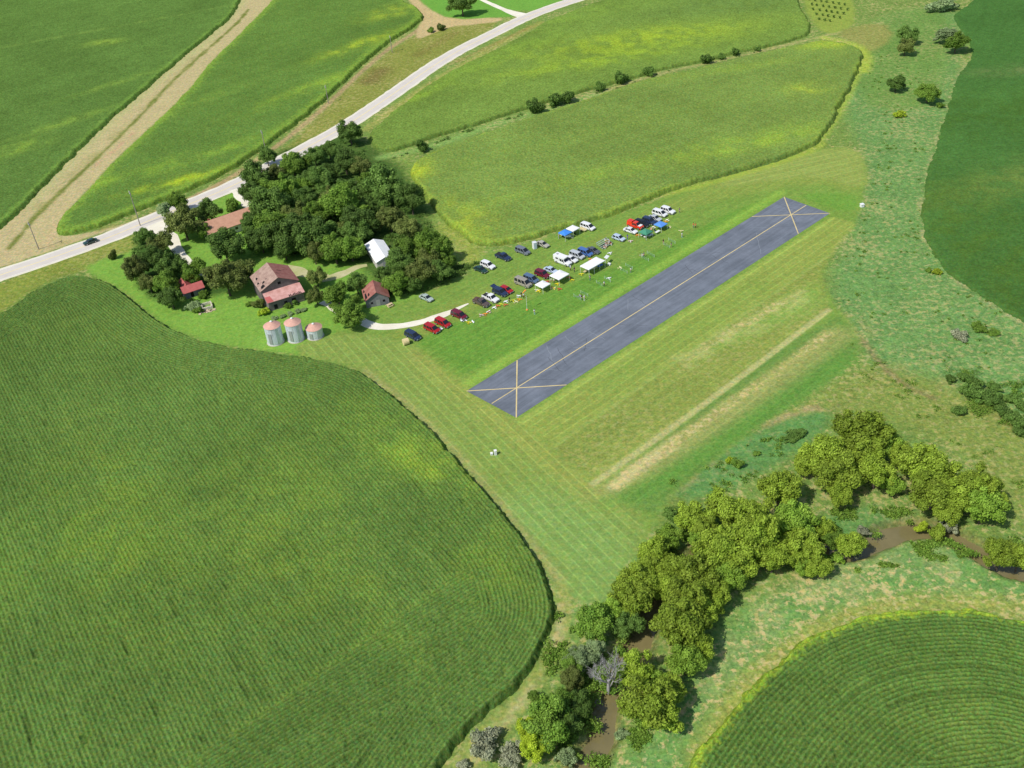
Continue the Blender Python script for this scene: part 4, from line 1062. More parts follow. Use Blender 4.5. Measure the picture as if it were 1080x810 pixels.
# brown roofed house
hs, L = frame_at((222,255), (262,241), 'long house with tan brown shingle roof half hidden by trees', 'house', 'farmhouse')
def gable_x(par, x0, x1, y0, y1, he, hr, roofm, wallm, over=.5):
    ym = (y0 + y1) / 2
    MB().add([(x0, y0, 0), (x0, y1, 0), (x0, y1, he), (x0, ym, hr), (x0, y0, he), (x1, y0, 0), (x1, y1, 0), (x1, y1, he), (x1, ym, hr), (x1, y0, he)],
        [(4, 3, 2, 1, 0), (5, 6, 7, 8, 9), (0, 5, 9, 4), (6, 1, 2, 7)]) if False else None
    w_ = MB(); w_.add([(x0, y0, 0), (x0, y1, 0), (x0, y1, he), (x0, ym, hr), (x0, y0, he), (x1, y0, 0), (x1, y1, 0), (x1, y1, he), (x1, ym, hr), (x1, y0, he)],
        [(4, 3, 2, 1, 0), (5, 6, 7, 8, 9), (0, 5, 9, 4), (6, 1, 2, 7)])
    w_.build('wall', wallm, par); sl = (hr - he) / (ym - y0)
    r1 = MB().slab([(x0 - over, y0 - over, he - sl * over + .04), (x1 + over, y0 - over, he - sl * over + .04), (x1 + over, ym, hr + .04), (x0 - over, ym, hr + .04)], .07).build('roof', roofm, par)
    MB().slab([(x0 - over, ym, hr + .04), (x1 + over, ym, hr + .04), (x1 + over, y1 + over, he - sl * over + .04), (x0 - over, y1 + over, he - sl * over + .04)], .07).build('roof', roofm, par)
    return r1
r1 = gable_x(hs, 0, L + 3.0, 0, 8.2, 3.0, 5.2, M['brownroof'], M['siding'])
MB().box((2.6, 4.5, 4.9), (.7, .7, 1.3)).build('chimney', plain('brick', lin(140, 80, 64), .9, var=.3), r1)
for i in range(4):
    f_ = MB().box((1.6 + i * 2.6, -.02, 1.5), (1.2, .04, 1.1)).build('window', M['white'], hs)
    MB().box((1.6 + i * 2.6, -.045, 1.5), (1.0, .02, .9)).build('pane', M['glass'], f_)

# small red roofed building, L shaped
rb, L = frame_at((196,316), (211,311), 'small L shaped building with a bright red roof hidden in the trees', 'outbuilding', 'outbuilding')
gable_x(rb, 0, L + 1.6, 0, 3.4, 2.2, 3.4, M['redroof'], M['shedwood'], over=.3)
w2 = empty('wing', (0, 0, 0)); w2.parent = rb
gable_y(rb, .1, 3.2, 2.4, 6.8, 2.2, 3.5, M['redroof'], M['shedwood'], over=.3)
bpy.data.objects.remove(w2)
MB().box((2.2, -.015, 1), (.9, .02, 1.8)).build('door', M['dark'], rb)

# roofless stone foundation
A = G(218.5, 324); sf = empty('stone_foundation', (A[0], A[1], 0), gdir((216,327),(231,323))); tag(sf, 'square roofless stone foundation with fallen slabs on the farm lawn', 'ruin')
for (cx, cy, dx, dy) in ((0, -1.35, 3.0, .4), (0, 1.35, 3.0, .4), (-1.35, 0, .4, 2.28), (1.35, 0, .4, 2.28)):
    mb = MB()
    nst = 6
    for i in range(nst):
        t = (i + .5) / nst - .5
        if dx > dy: mb.box((cx + t * dx, cy, .42), (dx / nst * .97, dy, .84 + .16 * math.sin(i * 3 + cx)))
        else: mb.box((cx, cy + t * dy, .42), (dx, dy / nst * .97, .84 + .16 * math.sin(i * 2 + cx)))
    mb.build('wall', M['stone'], sf)
mb = MB()
for i in range(14): mb.box((random.uniform(-2.6, 2.0), random.uniform(-3.4, -1.8), .1), (random.uniform(.5, 1.1), random.uniform(.4, .8), .16), random.uniform(0, 3))
mb.build('fallen_slabs', M['stone2'], sf)

# grain bins
def grain_bin(px, py, r, h, cone, label):
    A = G(px, py); o = empty('grain_bin', (A[0], A[1], 0)); tag(o, label, 'grain bin', 'grain bins below the barn')
    n = 28; z0 = .0
    mb = MB().tube([(0, 0, 0), (0, 0, h)], r, n, cap=False); mb.build('wall', M['steel'], o, smooth=True)
    MB().tube([(0, 0, 0), (0, 0, .15)], r + .2, n).build('footing', plain('concrete_footing', lin(190, 184, 168), .9), o)
    mb = MB().tube([(0, 0, h), (0, 0, h + cone * .92), (0, 0, h + cone)], [r + .14, .28, .28], n); rf = mb.build('roof', M['binroof'], o)
    MB().tube([(0, 0, h + cone), (0, 0, h + cone + .18)], [.36, .2], 12).build('cap', M['white'], rf)
    a = -1.9
    d = MB().box((math.cos(a) * (r + .02), math.sin(a) * (r + .02), h * .42), (.12, .9, h * .6), a).build('door', plain('dull_bin_door', lin(150, 156, 150), .6), o)
    lm = MB()
    for s in (-.22, .22): lm.tube([(math.cos(-1.2) * (r + .12) + s * .9, math.sin(-1.2) * (r + .12) + s * .3, .2), (math.cos(-1.2) * (r + .12) + s * .9, math.sin(-1.2) * (r + .12) + s * .3, h)], .03, 5)
    for i in range(int(h / .4)): lm.tube([(math.cos(-1.2) * (r + .12) - .2, math.sin(-1.2) * (r + .12) - .07, .3 + i * .4), (math.cos(-1.2) * (r + .12) + .2, math.sin(-1.2) * (r + .12) + .07, .3 + i * .4)], .02, 4)
    lm.build('ladder', M['steel'], o)
grain_bin(291, 360.5, 2.2, 5.3, 1.25, 'leftmost tall grain bin with a pinkish rusty cone roof')
grain_bin(312.6, 357.5, 2.2, 5.4, 1.25, 'tall grain bin standing in the middle of the three bins')
grain_bin(332.8, 354.5, 2.2, 2.9, 1.1, 'short squat grain bin, rightmost of the three bins')
A = G(272.5, 309); o = empty('water_tank', (A[0], A[1], 0)); tag(o, 'small white tank against the left wall of the barn', 'tank')
MB().tube([(0, 0, 0), (0, 0, 1.4), (0, 0, 1.7)], [.6, .6, .25], 14).build('body', M['white'], o); MB().tube([(0, 0, 1.7), (0, 0, 1.8)], .2, 10).build('lid', M['black'], o)

# ------------------------------------------------------------------ utility poles
M['polewood'] = plain('grey_pole_wood', (.30, .27, .23), .9)
def upole(px, py, h, rz, label):
    A = G(px, py); o = empty('utility_pole', (A[0], A[1], 0), rz); tag(o, label, 'utility pole', 'utility poles along the fields')
    MB().tube([(0, 0, 0), (0, 0, h)], [.17, .11], 8).build('pole', M['polewood'], o)
    MB().box((0, .14, h - .45), (2.4, .1, .12)).build('crossarm', M['white'], o)
    for s in (-1.1, -.4, .4, 1.1): MB().tube([(s, .14, h - .39), (s, .14, h - .22)], [.05, .07], 8).build('insulator', M['white'], o)
    MB().tube([(.28, -.05, h - 1.5), (.28, -.05, h - .7)], .17, 10).build('transformer', M['steel'], o)
pd_ = gdir((40,263), (147,237))
upole(41, 263, 9.8, pd_ + 1.57, 'pole on the tan dirt near the lower left end of the track')
upole(148, 238, 12.5, pd_ + 1.57, 'pole at the road edge in front of the striped field corner')
upole(282, 166, 10.5, pd_ + 1.4, 'pole standing behind the upper left corner of the grove')
upole(346.5, 109, 7.6, pd_ + 1.3, 'pole on the brown verge beside the field edge')
upole(413.7, 55.5, 7.8, pd_ + 1.3, 'pole furthest up the verge near the wide dirt patch')

# ------------------------------------------------------------------ vehicles
PAINT = {}
def pm(nm, c):
    if nm not in PAINT: PAINT[nm] = paint('paint_' + nm, c)
    return PAINT[nm]
cols = dict(silver=(.50, .53, .56), navy=(.025, .04, .09), red=(.42, .015, .02), maroon=(.16, .012, .03), white=(.82, .82, .82), tan=(.34, .31, .25), bluegrey=(.10, .16, .26),
            blue=(.07, .16, .42), grey=(.10, .11, .13), darkgreen=(.02, .06, .05), black=(.012, .013, .016), orange_red=(.75, .05, .02), lightblue=(.50, .60, .72), brown=(.11, .08, .07), champagne=(.45, .43, .36), palegreen=(.42, .50, .47), greyvan=(.17, .19, .22))

def loft(stations):
    """stations: x, half width, z bottom, z belt, top half width, z top"""
    mb = MB(); rings = []
    for (X_, w_, zb, zm, wt, zt) in stations:
        rings.append([(X_, -w_ * .93, zb), (X_, -w_, zb + .22), (X_, -w_, zm - .1), (X_, -w_ * .96, zm), (X_, -wt, zt), (X_, 0, zt + .035), (X_, wt, zt), (X_, w_ * .96, zm), (X_, w_, zm - .1), (X_, w_, zb + .22), (X_, w_ * .93, zb)])
    k = len(rings[0])
    for r_ in rings: mb.v += r_
    for i in range(len(rings) - 1):
        for j in range(k): mb.f.append((i * k + j, (i + 1) * k + j, (i + 1) * k + (j + 1) % k, i * k + (j + 1) % k))
    mb.f.append(tuple(range(k))); mb.f.append(tuple((len(rings) - 1) * k + j for j in reversed(range(k))))
    return mb

PROTO = {}
def make_car(kind):
    root = empty(kind_name[kind], (0, 0, 0))
    if kind == 'sedan':   L_, W_, hood, roof, xs = 4.6, .88, .92, 1.42, (-1.75, -1.0, .35, 1.15)
    if kind == 'hatch':   L_, W_, hood, roof, xs = 4.2, .87, .94, 1.48, (-2.0, -1.65, .35, 1.15)
    if kind == 'van':     L_, W_, hood, roof, xs = 4.9, .98, 1.02, 1.76, (-2.40, -2.22, .75, 1.65)
    if kind == 'suv':     L_, W_, hood, roof, xs = 4.8, .96, 1.08, 1.78, (-2.35, -2.12, .45, 1.15)
    if kind in ('pickup', 'camper'): L_, W_, hood, roof, xs = 5.4, .98, 1.10, 1.80, (-.75, -.55, .75, 1.35)
    if kind == 'bigvan':  L_, W_, hood, roof, xs = 5.4, 1.0, 1.15, 2.1, (-2.68, -2.6, 1.2, 1.95)
    h = L_ / 2; x0, x1, x2, x3 = xs; zb = .28; belt = hood - .04; tw = W_ * .80
    rear_top = hood if kind in ('sedan', 'pickup', 'camper') else hood
    st = [(-h, W_ * .86, zb + .12, belt - .1, W_ * .8, belt - .08), (-h + .12, W_ * .96, zb, belt, W_ * .9, belt + .01)]
    if kind in ('sedan',): st += [(x0, W_, zb, belt, W_ * .9, hood)]
    elif kind in ('pickup', 'camper'): st += [(x0 - .03, W_, zb, belt, W_ * .93, belt + .02)]
    else: st += [(x0, W_, zb, belt, W_ * .92, belt + .03)]
    st += [(x1, W_, zb, belt, tw, roof), ((x1 + x2) / 2, W_, zb, belt, tw * 1.02, roof + .03), (x2, W_, zb, belt, tw, roof - .02), (x3, W_, zb, belt, W_ * .9, hood), (h - .35, W_ * .96, zb, belt - .06, W_ * .84, hood - .12), (h, W_ * .82, zb + .1, belt - .22, W_ * .74, hood - .28)]
    body = loft(st).build('body', pm('white', cols['white']), root)
    for p in body.data.polygons: p.use_smooth = False
    # glazing, 1.5 cm proud of the body
    def panel(nm, pts, inset=.12, off=.02):
        c = sum((Vector(p) for p in pts), Vector()) / 4; n_ = (Vector(pts[1]) - Vector(pts[0])).cross(Vector(pts[3]) - Vector(pts[0])).normalized()
        q = [tuple(Vector(p) + (c - Vector(p)) * inset + n_ * off) for p in pts]
        MB().quad(*q).build(nm, M['glass'], root)
    panel('windshield', [(x3, -W_ * .88, hood + .03), (x3, W_ * .88, hood + .03), (x2, tw, roof), (x2, -tw, roof)], .07, .035)
    if kind not in ('camper',): panel('rear_window', [(x0, W_ * .88, hood + .03), (x0, -W_ * .88, hood + .03), (x1, -tw, roof), (x1, tw, roof)], .12, .035)
    for s in (-1, 1):
        nwin = 2 if kind in ('sedan', 'hatch', 'pickup', 'camper') else 3
        for i in range(nwin):
            a = i / nwin; b = (i + 1) / nwin - .035
            xb0, xt0 = x0 + .12, x1 + .02; xb1, xt1 = x3 - .12, x2 - .02
            A_ = (xb0 + (xb1 - xb0) * a, s * W_ * .965, belt + .02); B_ = (xb0 + (xb1 - xb0) * b, s * W_ * .965, belt + .02)
            C_ = (xt0 + (xt1 - xt0) * b, s * tw, roof - .02); D_ = (xt0 + (xt1 - xt0) * a, s * tw, roof - .02)
            panel('side_window', [A_, B_, C_, D_] if s < 0 else [B_, A_, D_, C_], .09, .02)
        hl = MB().box((h - .02, s * W_ * .58, hood - .36), (.06, .34, .16)).build('headlight', M['lamp'], root)
        MB().box((-h - .005, s * W_ * .68, belt - .22), (.05, .2, .28)).build('tail_light', M['tail'], root)
        MB().box((x3 - .25, s * (W_ + .1), belt + .06), (.14, .2, .14)).build('mirror', M['black'], root)
        for xw in (-h + .85, h - .9):
            r_ = .34 if kind not in ('pickup', 'camper', 'bigvan', 'suv') else .38
            wh = MB().tube([(xw, s * (W_ - .2), r_), (xw, s * (W_ + .02), r_)], r_, 16).build('wheel', M['tyre'], root)
            MB().tube([(xw, s * (W_ + .02), r_), (xw, s * (W_ + .03), r_)], r_ * .62, 12).build('rim', M['rim'], wh)
    for sx in (-1, 1): MB().box((sx * (h - .03), 0, .46), (.16, W_ * 1.62, .2)).build('bumper', M['bumper'], root)
    MB().box((h - .0, 0, hood - .42), (.05, W_ * .7, .16)).build('grille', M['black'], root)
    if kind == 'pickup':
        MB().box(((-h + .14 + x0 - .12) / 2, 0, belt + .035), (x0 - .12 + h - .14, W_ * 1.62, .03)).build('cargo_bed', M['black'], root)
        for s in (-1, 1): MB().box(((-h + .1 + x0) / 2, s * W_ * .9, belt + .06), (x0 + h - .1, .1, .1)).build('bed_rail', pm('white', cols['white']), root)
    if kind == 'camper':
        mb = MB(); mb.add([(-h - .3, -1.0, belt), (x0 - .08, -1.0, belt), (x0 - .08, -1.0, 1.95), (x3 - .3, -1.0, 2.0), (x3 - .1, -1.0, 2.45), (-h - .3, -1.0, 2.55),
                (-h - .3, 1.0, belt), (x0 - .08, 1.0, belt), (x0 - .08, 1.0, 1.95), (x3 - .3, 1.0, 2.0), (x3 - .1, 1.0, 2.45), (-h - .3, 1.0, 2.55)],
               [(0, 1, 2, 3, 4, 5), (11, 10, 9, 8, 7, 6), (0, 6, 7, 1), (1, 7, 8, 2), (2, 8, 9, 3), (3, 9, 10, 4), (4, 10, 11, 5), (5, 11, 6, 0)])
        cb = mb.build('camper_box', M['white'], root)
        MB().box((-h + .6, 0, 2.58), (.6, .6, .12)).build('roof_vent', M['bumper'], cb)
        for s in (-1, 1): MB().box((-h + 1.1, s * 1.01, 1.75), (.9, .03, .5)).build('window', M['glass'], cb)
    return root
kind_name = dict(sedan='sedan_car', hatch='hatchback_car', van='minivan', suv='suv', pickup='pickup_truck', camper='camper_truck', bigvan='van')
HEAD = gdir((427, 350), (443.5, 358))
first = {}
def car(px, py, kind, color, label, head=None, dh=0, group='vehicles parked on the airfield grass'):
    if kind not in first: first[kind] = make_car(kind); o = first[kind]
    else:
        o = copy_tree(first[kind])
    for k_ in list(o.keys()): del o[k_]
    A = G(px, py, .8); o.location = (A[0], A[1], .02); o.rotation_euler = (0, 0, (HEAD if head is None else head) + R(dh))
    for ch in o.children:
        if ch.name.split('.')[0] in ('body', 'bed_rail'):
            ch.material_slots[0].link = 'OBJECT'; ch.material_slots[0].material = pm(color, cols[color])
    tag(o, label, {'sedan': 'car', 'hatch': 'car', 'van': 'minivan', 'suv': 'suv', 'pickup': 'pickup truck', 'camper': 'camper', 'bigvan': 'van'}[kind], group)
    return o
# make copies only after prototypes exist with parts
car(449.5,313.5,'sedan','palegreen','pale silver sedan alone on the grass beside the tree clump')
car(506.7,283.5,'sedan','darkgreen','dark green sedan left of the white car near the hedge')
car(514.6,279.5,'suv','white','white suv beside the dark green sedan near the hedge')
car(530.5,270.3,'pickup','navy','dark blue pickup in the back row near the corn edge')
car(551.2,264.3,'van','greyvan','dark grey minivan in the back row left of the portable toilet')
car(572,257.0,'sedan','champagne','champagne car right of the portable toilet')
car(620,238.8,'van','white','white van in the back row right of the two canopies')
car(435.3,353.5,'van','navy','navy minivan at the left end of the front row below the gravel drive')
car(455.5,346.2,'van','red','bright red minivan, the left one of the two side by side')
car(467,340.2,'van','red','bright red minivan, the right one of the two side by side')
car(484,331.8,'van','maroon','maroon minivan at the end of the curved gravel drive')
car(507.5,318.5,'pickup','brown','brown pickup with a loaded bed in the front row')
car(517.4,313.8,'pickup','white','white pickup in the front row')
sv = car(527.5,307.8,'suv','navy','dark blue suv with its tailgate raised in the front row')
car(534,305.0,'hatch','red','red hatchback right of the dark blue suv')
car(551.8,298.2,'bigvan','tan','tan full size van left of the small white canopy')
car(560.2,293.8,'van','bluegrey','blue grey minivan between the tan van and the maroon car')
car(572,288.8,'suv','maroon','maroon suv behind the gap between the two white canopies')
car(581,284.3,'sedan','lightblue','light silver blue sedan behind the larger white canopy')
car(594,275.5,'camper','white','white cab-over camper truck in the front row')
car(602,272.6,'sedan','white','white sedan right of the camper truck')
car(608.6,268.9,'van','silver','silver minivan between the white sedan and the blue van')
car(617.3,266.0,'van','blue','bright blue minivan behind the long white marquee')
car(625.3,263.5,'sedan','grey','dark grey sedan right of the bright blue minivan')
car(652.5,250.4,'hatch','lightblue','silver blue car with a yellow bundle right of the bleachers')
car(665,242.5,'sedan','white','white sedan left of the bright red pickup')
car(670,237.2,'pickup','orange_red','bright red pickup with a white load beside the green canopy')
car(677,235.5,'suv','black','black suv right of the bright red pickup')
car(685,232.8,'suv','navy','very dark blue suv left of the blue canopy')
car(690.5,229.5,'sedan','silver','silver sedan behind the blue canopy')
car(696,224.6,'van','white','white minivan, left of the last two white vehicles in the row')
car(704.5,221.8,'suv','white','white van at the far right end of the parked row')
car(95,254.2,'sedan','darkgreen','dark green car driving on the pale road at the left', head=gdir((120,248.5),(50,273.5)), group=None)
# extras on vehicles
def put(mb, name, mat, px, py, z0, label, cat, rz=None, group=None, kids=()):
    A = G(px, py, z0); o = mb.build(name, mat, None, (A[0], A[1], 0)); o.rotation_euler = (0, 0, HEAD if rz is None else rz)
    tag(o, label, cat, group); return o
tg = MB().slab([(-2.35, -.8, 1.82), (-2.0, -.8, 1.85), (-2.0, .8, 1.85), (-2.35, .8, 1.82)], .04)
tg = MB().slab([(-3.1, -.82, 2.05), (-2.1, -.8, 1.84), (-2.1, .8, 1.84), (-3.1, .82, 2.05)], .06).build('tailgate', pm('navy', cols['navy']), sv)
put(MB().box((-1.7, 0, 1.3), (1.5, 1.3, .5), 0, .8).box((-1.2, .2, 1.65), (.6, .5, .3), .3), 'cargo_load', plain('brown_tarpaulin', lin(96, 78, 70), .9), 507.5, 318.5, .8, 'brown covered load in the bed of the brown pickup', 'load')
put(MB().box((.9, 0, 1.2), (.7, .9, .08), .2), 'folded_blanket', plain('pink_cloth', lin(228, 160, 176), .9), 507.5, 318.5, .8, 'pink cloth lying on the hood of the brown pickup', 'cloth')
put(MB().box((-1.7, 0, 1.55), (1.9, 1.7, .9), 0, .9), 'truck_topper', pm('orange_red', cols['orange_red']), 670, 237.2, .8, 'bright red topper over the bed of the red pickup', 'topper')
put(MB().box((1.9, 0, 1.2), (.9, 1.5, .06)), 'hood_sheet', M['white'], 670, 237.2, .8, 'white sheet on the hood of the bright red pickup', 'sheet')

# ------------------------------------------------------------------ canopies
def canopy(px, py, w_, d_, he, hp, mat, label, rz, legs=True, ridge=0.0, group=None, name='canopy_tent'):
    A = G(px, py, he); o = empty(name, (A[0], A[1], 0), rz); tag(o, label, 'canopy', group)
    a, b = w_ / 2, d_ / 2; r_ = ridge / 2
    mb = MB(); mb.add([(-a, -b, he), (a, -b, he), (a, b, he), (-a, b, he), (-r_, 0, hp), (r_, 0, hp), (-a, -b, he - .22), (a, -b, he - .22), (a, b, he - .22), (-a, b, he - .22)],
        [(0, 1, 5, 4), (1, 2, 5), (2, 3, 4, 5), (3, 0, 4), (0, 6, 7, 1), (1, 7, 8, 2), (2, 8, 9, 3), (3, 9, 6, 0)])
    mb.build('roof', mat, o)
    xs = [-a + .06, a - .06] if w_ < 5 else [-a + .06, -a / 3, a / 3, a - .06]
    for X_ in xs:
        for Y_ in (-b + .06, b - .06): MB().tube([(X_, Y_, 0), (X_, Y_, he - .02)], .045, 6).build('leg', M['white'], o)
    return o
def cloth(nm, c):
    k = NT(nm); v = k.noise(1.5, 3, .5, k.objco()); rgb = k.n('ShaderNodeRGB'); rgb.outputs[0].default_value = (*[float(t) for t in c], 1)
    k.base(k.scale(rgb.outputs[0], k.rng(v, .3, .7, .93, 1.05)), .8); return k.m
cw = cloth('white_canvas', (.86, .86, .85)); cb_ = cloth('blue_canvas', lin(70, 140, 225)); cb2 = cloth('mid_blue_canvas', lin(92, 146, 220)); cg = cloth('green_canvas', lin(72, 140, 112))
RWD = ang
canopy(572.4, 299.6, 3.1, 3.1, 2.0, 2.5, cw, 'smaller square white canopy in the front row of tents', RWD)
canopy(590, 289.6, 4.3, 3.8, 2.2, 2.7, cw, 'larger square white canopy with yellow model planes below it', RWD, ridge=1.0)
canopy(625, 277.5, 6.9, 3.5, 2.4, 2.8, cw, 'long white marquee tent near the runway', RWD, ridge=5.2, name='marquee_tent')
canopy(596, 245, 3.1, 3.0, 2.1, 2.6, cb_, 'bright blue canopy over a white trailer in the back row', RWD, ridge=1.0)
canopy(604.3, 240.5, 3.0, 3.0, 2.2, 2.7, cw, 'white canopy beside the bright blue canopy in the back row', RWD, ridge=1.0)
canopy(681, 244.2, 3.1, 3.1, 1.9, 2.9, cg, 'green pyramid canopy below the red pickup', RWD)
canopy(696.8, 236.2, 3.0, 3.0, 1.9, 2.4, cb2, 'blue canopy near the right end of the parked row', RWD, ridge=1.0)

# ------------------------------------------------------------------ small things
A = G(564, 262); o = empty('portable_toilet', (A[0], A[1], 0), HEAD + 1.2); tag(o, 'white portable toilet in the back row', 'portable toilet')
MB().box((0, 0, 1.05), (1.1, 1.1, 2.1)).build('body', M['white'], o); MB().slab([(-.6, -.6, 2.15), (.6, -.6, 2.15), (.6, .6, 2.2), (-.6, .6, 2.2)], .08).build('roof', plain('pale_roof', (.7, .73, .75), .5), o)
MB().box((0, -.565, 1.0), (.8, .03, 1.8)).build('door', plain('pale_blue_door', lin(200, 212, 222), .5), o); MB().tube([(.4, .4, 2.2), (.4, .4, 2.5)], .05, 6).build('vent', M['black'], o)

A = G(596.5, 249.5); o = empty('trailer', (A[0], A[1], 0), HEAD); tag(o, 'white boat shaped trailer under the bright blue canopy', 'trailer')
loft([(-2, .6, .4, .8, .55, .85), (-1, .85, .4, .9, .8, .95), (1, .85, .4, .95, .8, 1.0), (2.1, .25, .6, .9, .2, .95)]).build('hull', M['white'], o)
for s in (-1, 1): MB().tube([(-.4, s * .75, .3), (-.4, s * .92, .3)], .3, 12).build('wheel', M['tyre'], o)
MB().box((2.5, 0, .4), (1.2, .1, .1)).build('drawbar', M['bumper'], o)
A = G(614.5, 243.5); o = empty('trailer', (A[0], A[1], 0), HEAD); tag(o, 'low tan flat trailer right of the white canopy', 'trailer')
MB().box((0, 0, .55), (2.6, 1.0, .12)).build('deck', plain('tan_planks', lin(206, 194, 150), .8), o)
for s in (-1, 1):
    MB().tube([(0, s * .5, .28), (0, s * .62, .28)], .28, 12).build('wheel', M['tyre'], o)
    MB().box((0, s * .48, .75), (2.6, .05, .28)).build('side_board', plain('tan_planks', lin(206, 194, 150), .8), o)

# bleachers
A = G(638, 259); bl = empty('bleachers', (A[0], A[1], 0), RWD); tag(bl, 'small stepped metal bleachers facing the runway', 'bleachers')
alu = plain('aluminium_planks', lin(176, 190, 182), .4, .3)
for i in range(5):
    MB().box((0, -1.1 + i * .62, .42 + i * .22), (4.6, .28, .05)).build('seat_plank', alu, bl)
    if i < 4: MB().box((0, -.80 + i * .62, .2 + i * .22), (4.6, .26, .04)).build('foot_plank', alu, bl)
for X_ in (-2.1, 0, 2.1):
    mb = MB().tube([(X_, -1.1, .1), (X_, 1.5, 1.1)], .04, 6)
    for i in range(5): mb.tube([(X_, -1.1 + i * .62, 0), (X_, -1.1 + i * .62, .40 + i * .22)], .03, 6)
    mb.build('support_frame', M['bumper'], bl)

# people -------------------------------------------------------------
def person_mesh(pose):
    if pose == 'stand':
        J = {'pel': (0, 0, .95), 'bel': (0, .01, 1.08), 'che': (0, .0, 1.32), 'nek': (0, .01, 1.50), 'hea': (0, -.02, 1.60), 'top': (0, -.01, 1.72),
             'ls': (-.19, 0, 1.42), 'le': (-.25, .03, 1.15), 'lh': (-.22, -.12, .95), 'rs': (.19, 0, 1.42), 're': (.25, .02, 1.15), 'rh': (.20, -.14, .96),
             'lp': (-.10, 0, .90), 'lk': (-.12, -.02, .50), 'la': (-.13, .02, .08), 'lt': (-.14, -.16, .04), 'rp': (.10, 0, .90), 'rk': (.12, -.03, .50), 'ra': (.13, .02, .08), 'rt': (.14, -.16, .04)}
    else:
        J = {'pel': (0, 0, .52), 'bel': (0, .01, .66), 'che': (0, -.02, .92), 'nek': (0, -.04, 1.10), 'hea': (0, -.08, 1.20), 'top': (0, -.07, 1.32),
             'ls': (-.19, -.03, 1.02), 'le': (-.26, -.1, .77), 'lh': (-.15, -.34, .66), 'rs': (.19, -.03, 1.02), 're': (.26, -.1, .77), 'rh': (.15, -.34, .66),
             'lp': (-.10, -.05, .50), 'lk': (-.13, -.46, .48), 'la': (-.13, -.44, .08), 'lt': (-.14, -.60, .04), 'rp': (.10, -.05, .50), 'rk': (.13, -.46, .48), 'ra': (.13, -.44, .08), 'rt': (.14, -.60, .04)}
    rad = dict(pel=.15, bel=.135, che=.155, nek=.06, hea=.095, top=.075, ls=.07, le=.045, lh=.035, rs=.07, re=.045, rh=.035, lp=.095, lk=.065, la=.045, lt=.035, rp=.095, rk=.065, ra=.045, rt=.035)
    names = list(J); ed = [('pel', 'bel'), ('bel', 'che'), ('che', 'nek'), ('nek', 'hea'), ('hea', 'top'), ('che', 'ls'), ('ls', 'le'), ('le', 'lh'), ('che', 'rs'), ('rs', 're'), ('re', 'rh'), ('pel', 'lp'), ('lp', 'lk'), ('lk', 'la'), ('la', 'lt'), ('pel', 'rp'), ('rp', 'rk'), ('rk', 'ra'), ('ra', 'rt')]
    # fingers
    V_ = [J[n_] for n_ in names]; E_ = [(names.index(a), names.index(b)) for a, b in ed]; Rr = [rad[n_] for n_ in names]
    for hn, s in (('lh', -1), ('rh', 1)):
        hi = names.index(hn); hx = Vector(J[hn]); en = Vector(J['le' if s < 0 else 're']); d = (hx - en).normalized(); side = Vector((1, 0, 0))
        for k in range(5):
            o_ = (k - 2) * .02; ln_ = [.05, .085, .095, .085, .07][k]
            base = hx + d * .03 + side * o_ * (1.6 if k == 0 else 1); mid = base + d * ln_ * .5; tip = mid + d * ln_ * .4 + Vector((0, 0, -.02))
            b0 = len(V_); V_ += [tuple(base), tuple(mid), tuple(tip)]; Rr += [.011, .010, .008]; E_ += [(hi, b0), (b0, b0 + 1), (b0 + 1, b0 + 2)]
    me = bpy.data.meshes.new('person'); me.from_pydata(V_, E_, []); me.update()
    ob = bpy.data.objects.new('tmp', me); COL.objects.link(ob)
    md = ob.modifiers.new('s', 'SKIN'); md.use_smooth_shade = True
    sk = me.skin_vertices[0].data
    for i, r_ in enumerate(Rr): sk[i].radius = (r_, r_); sk[i].use_root = (i == 0)
    m2 = ob.modifiers.new('u', 'SUBSURF'); m2.levels = 1
    dg = bpy.context.evaluated_depsgraph_get(); out = bpy.data.meshes.new_from_object(ob.evaluated_get(dg))
    bpy.data.objects.remove(ob)
    out.name = 'person'
    hipz = J['pel'][2]; nz = J['nek'][2]
    out.materials.clear()
    for i in range(3): out.materials.append(M['white'])
    for p in out.polygons:
        c = p.center
        arm = abs(c.x) > .215 and c.z > hipz + .0 - .25 and (c.z < (J['le'][2] + .02))
        if pose != 'stand': arm = (c - Vector(J['lh'])).length < .17 or (c - Vector(J['rh'])).length < .17
        elif (c - Vector(J['lh'])).length < .2 or (c - Vector(J['rh'])).length < .2: arm = True
        p.material_index = 0 if (c.z > nz - .02 or arm) else (1 if c.z > hipz + .04 and not (pose != 'stand' and c.y < -.25) else 2)
    return out, J
PM = {p: person_mesh(p) for p in ('stand', 'sit')}
skin = plain('skin', lin(214, 164, 136), .6); hairs = [plain('brown_hair', lin(60, 44, 32), .8), plain('grey_hair', lin(150, 148, 144), .8), plain('tan_cap', lin(222, 212, 190), .8)]
CL = {}
def clm(n_, c):
    if n_ not in CL: CL[n_] = plain('cloth_' + n_, lin(*c), .9)
    return CL[n_]
cdict = dict(white=(240, 240, 240), navy=(38, 44, 84), grey=(140, 140, 146), orange=(250, 130, 70), pink=(236, 178, 176), khaki=(190, 172, 130), black=(34, 34, 38), blue=(60, 100, 200), red=(206, 56, 50), lightblue=(170, 196, 220), jeans=(74, 100, 140))
hairmesh = {}
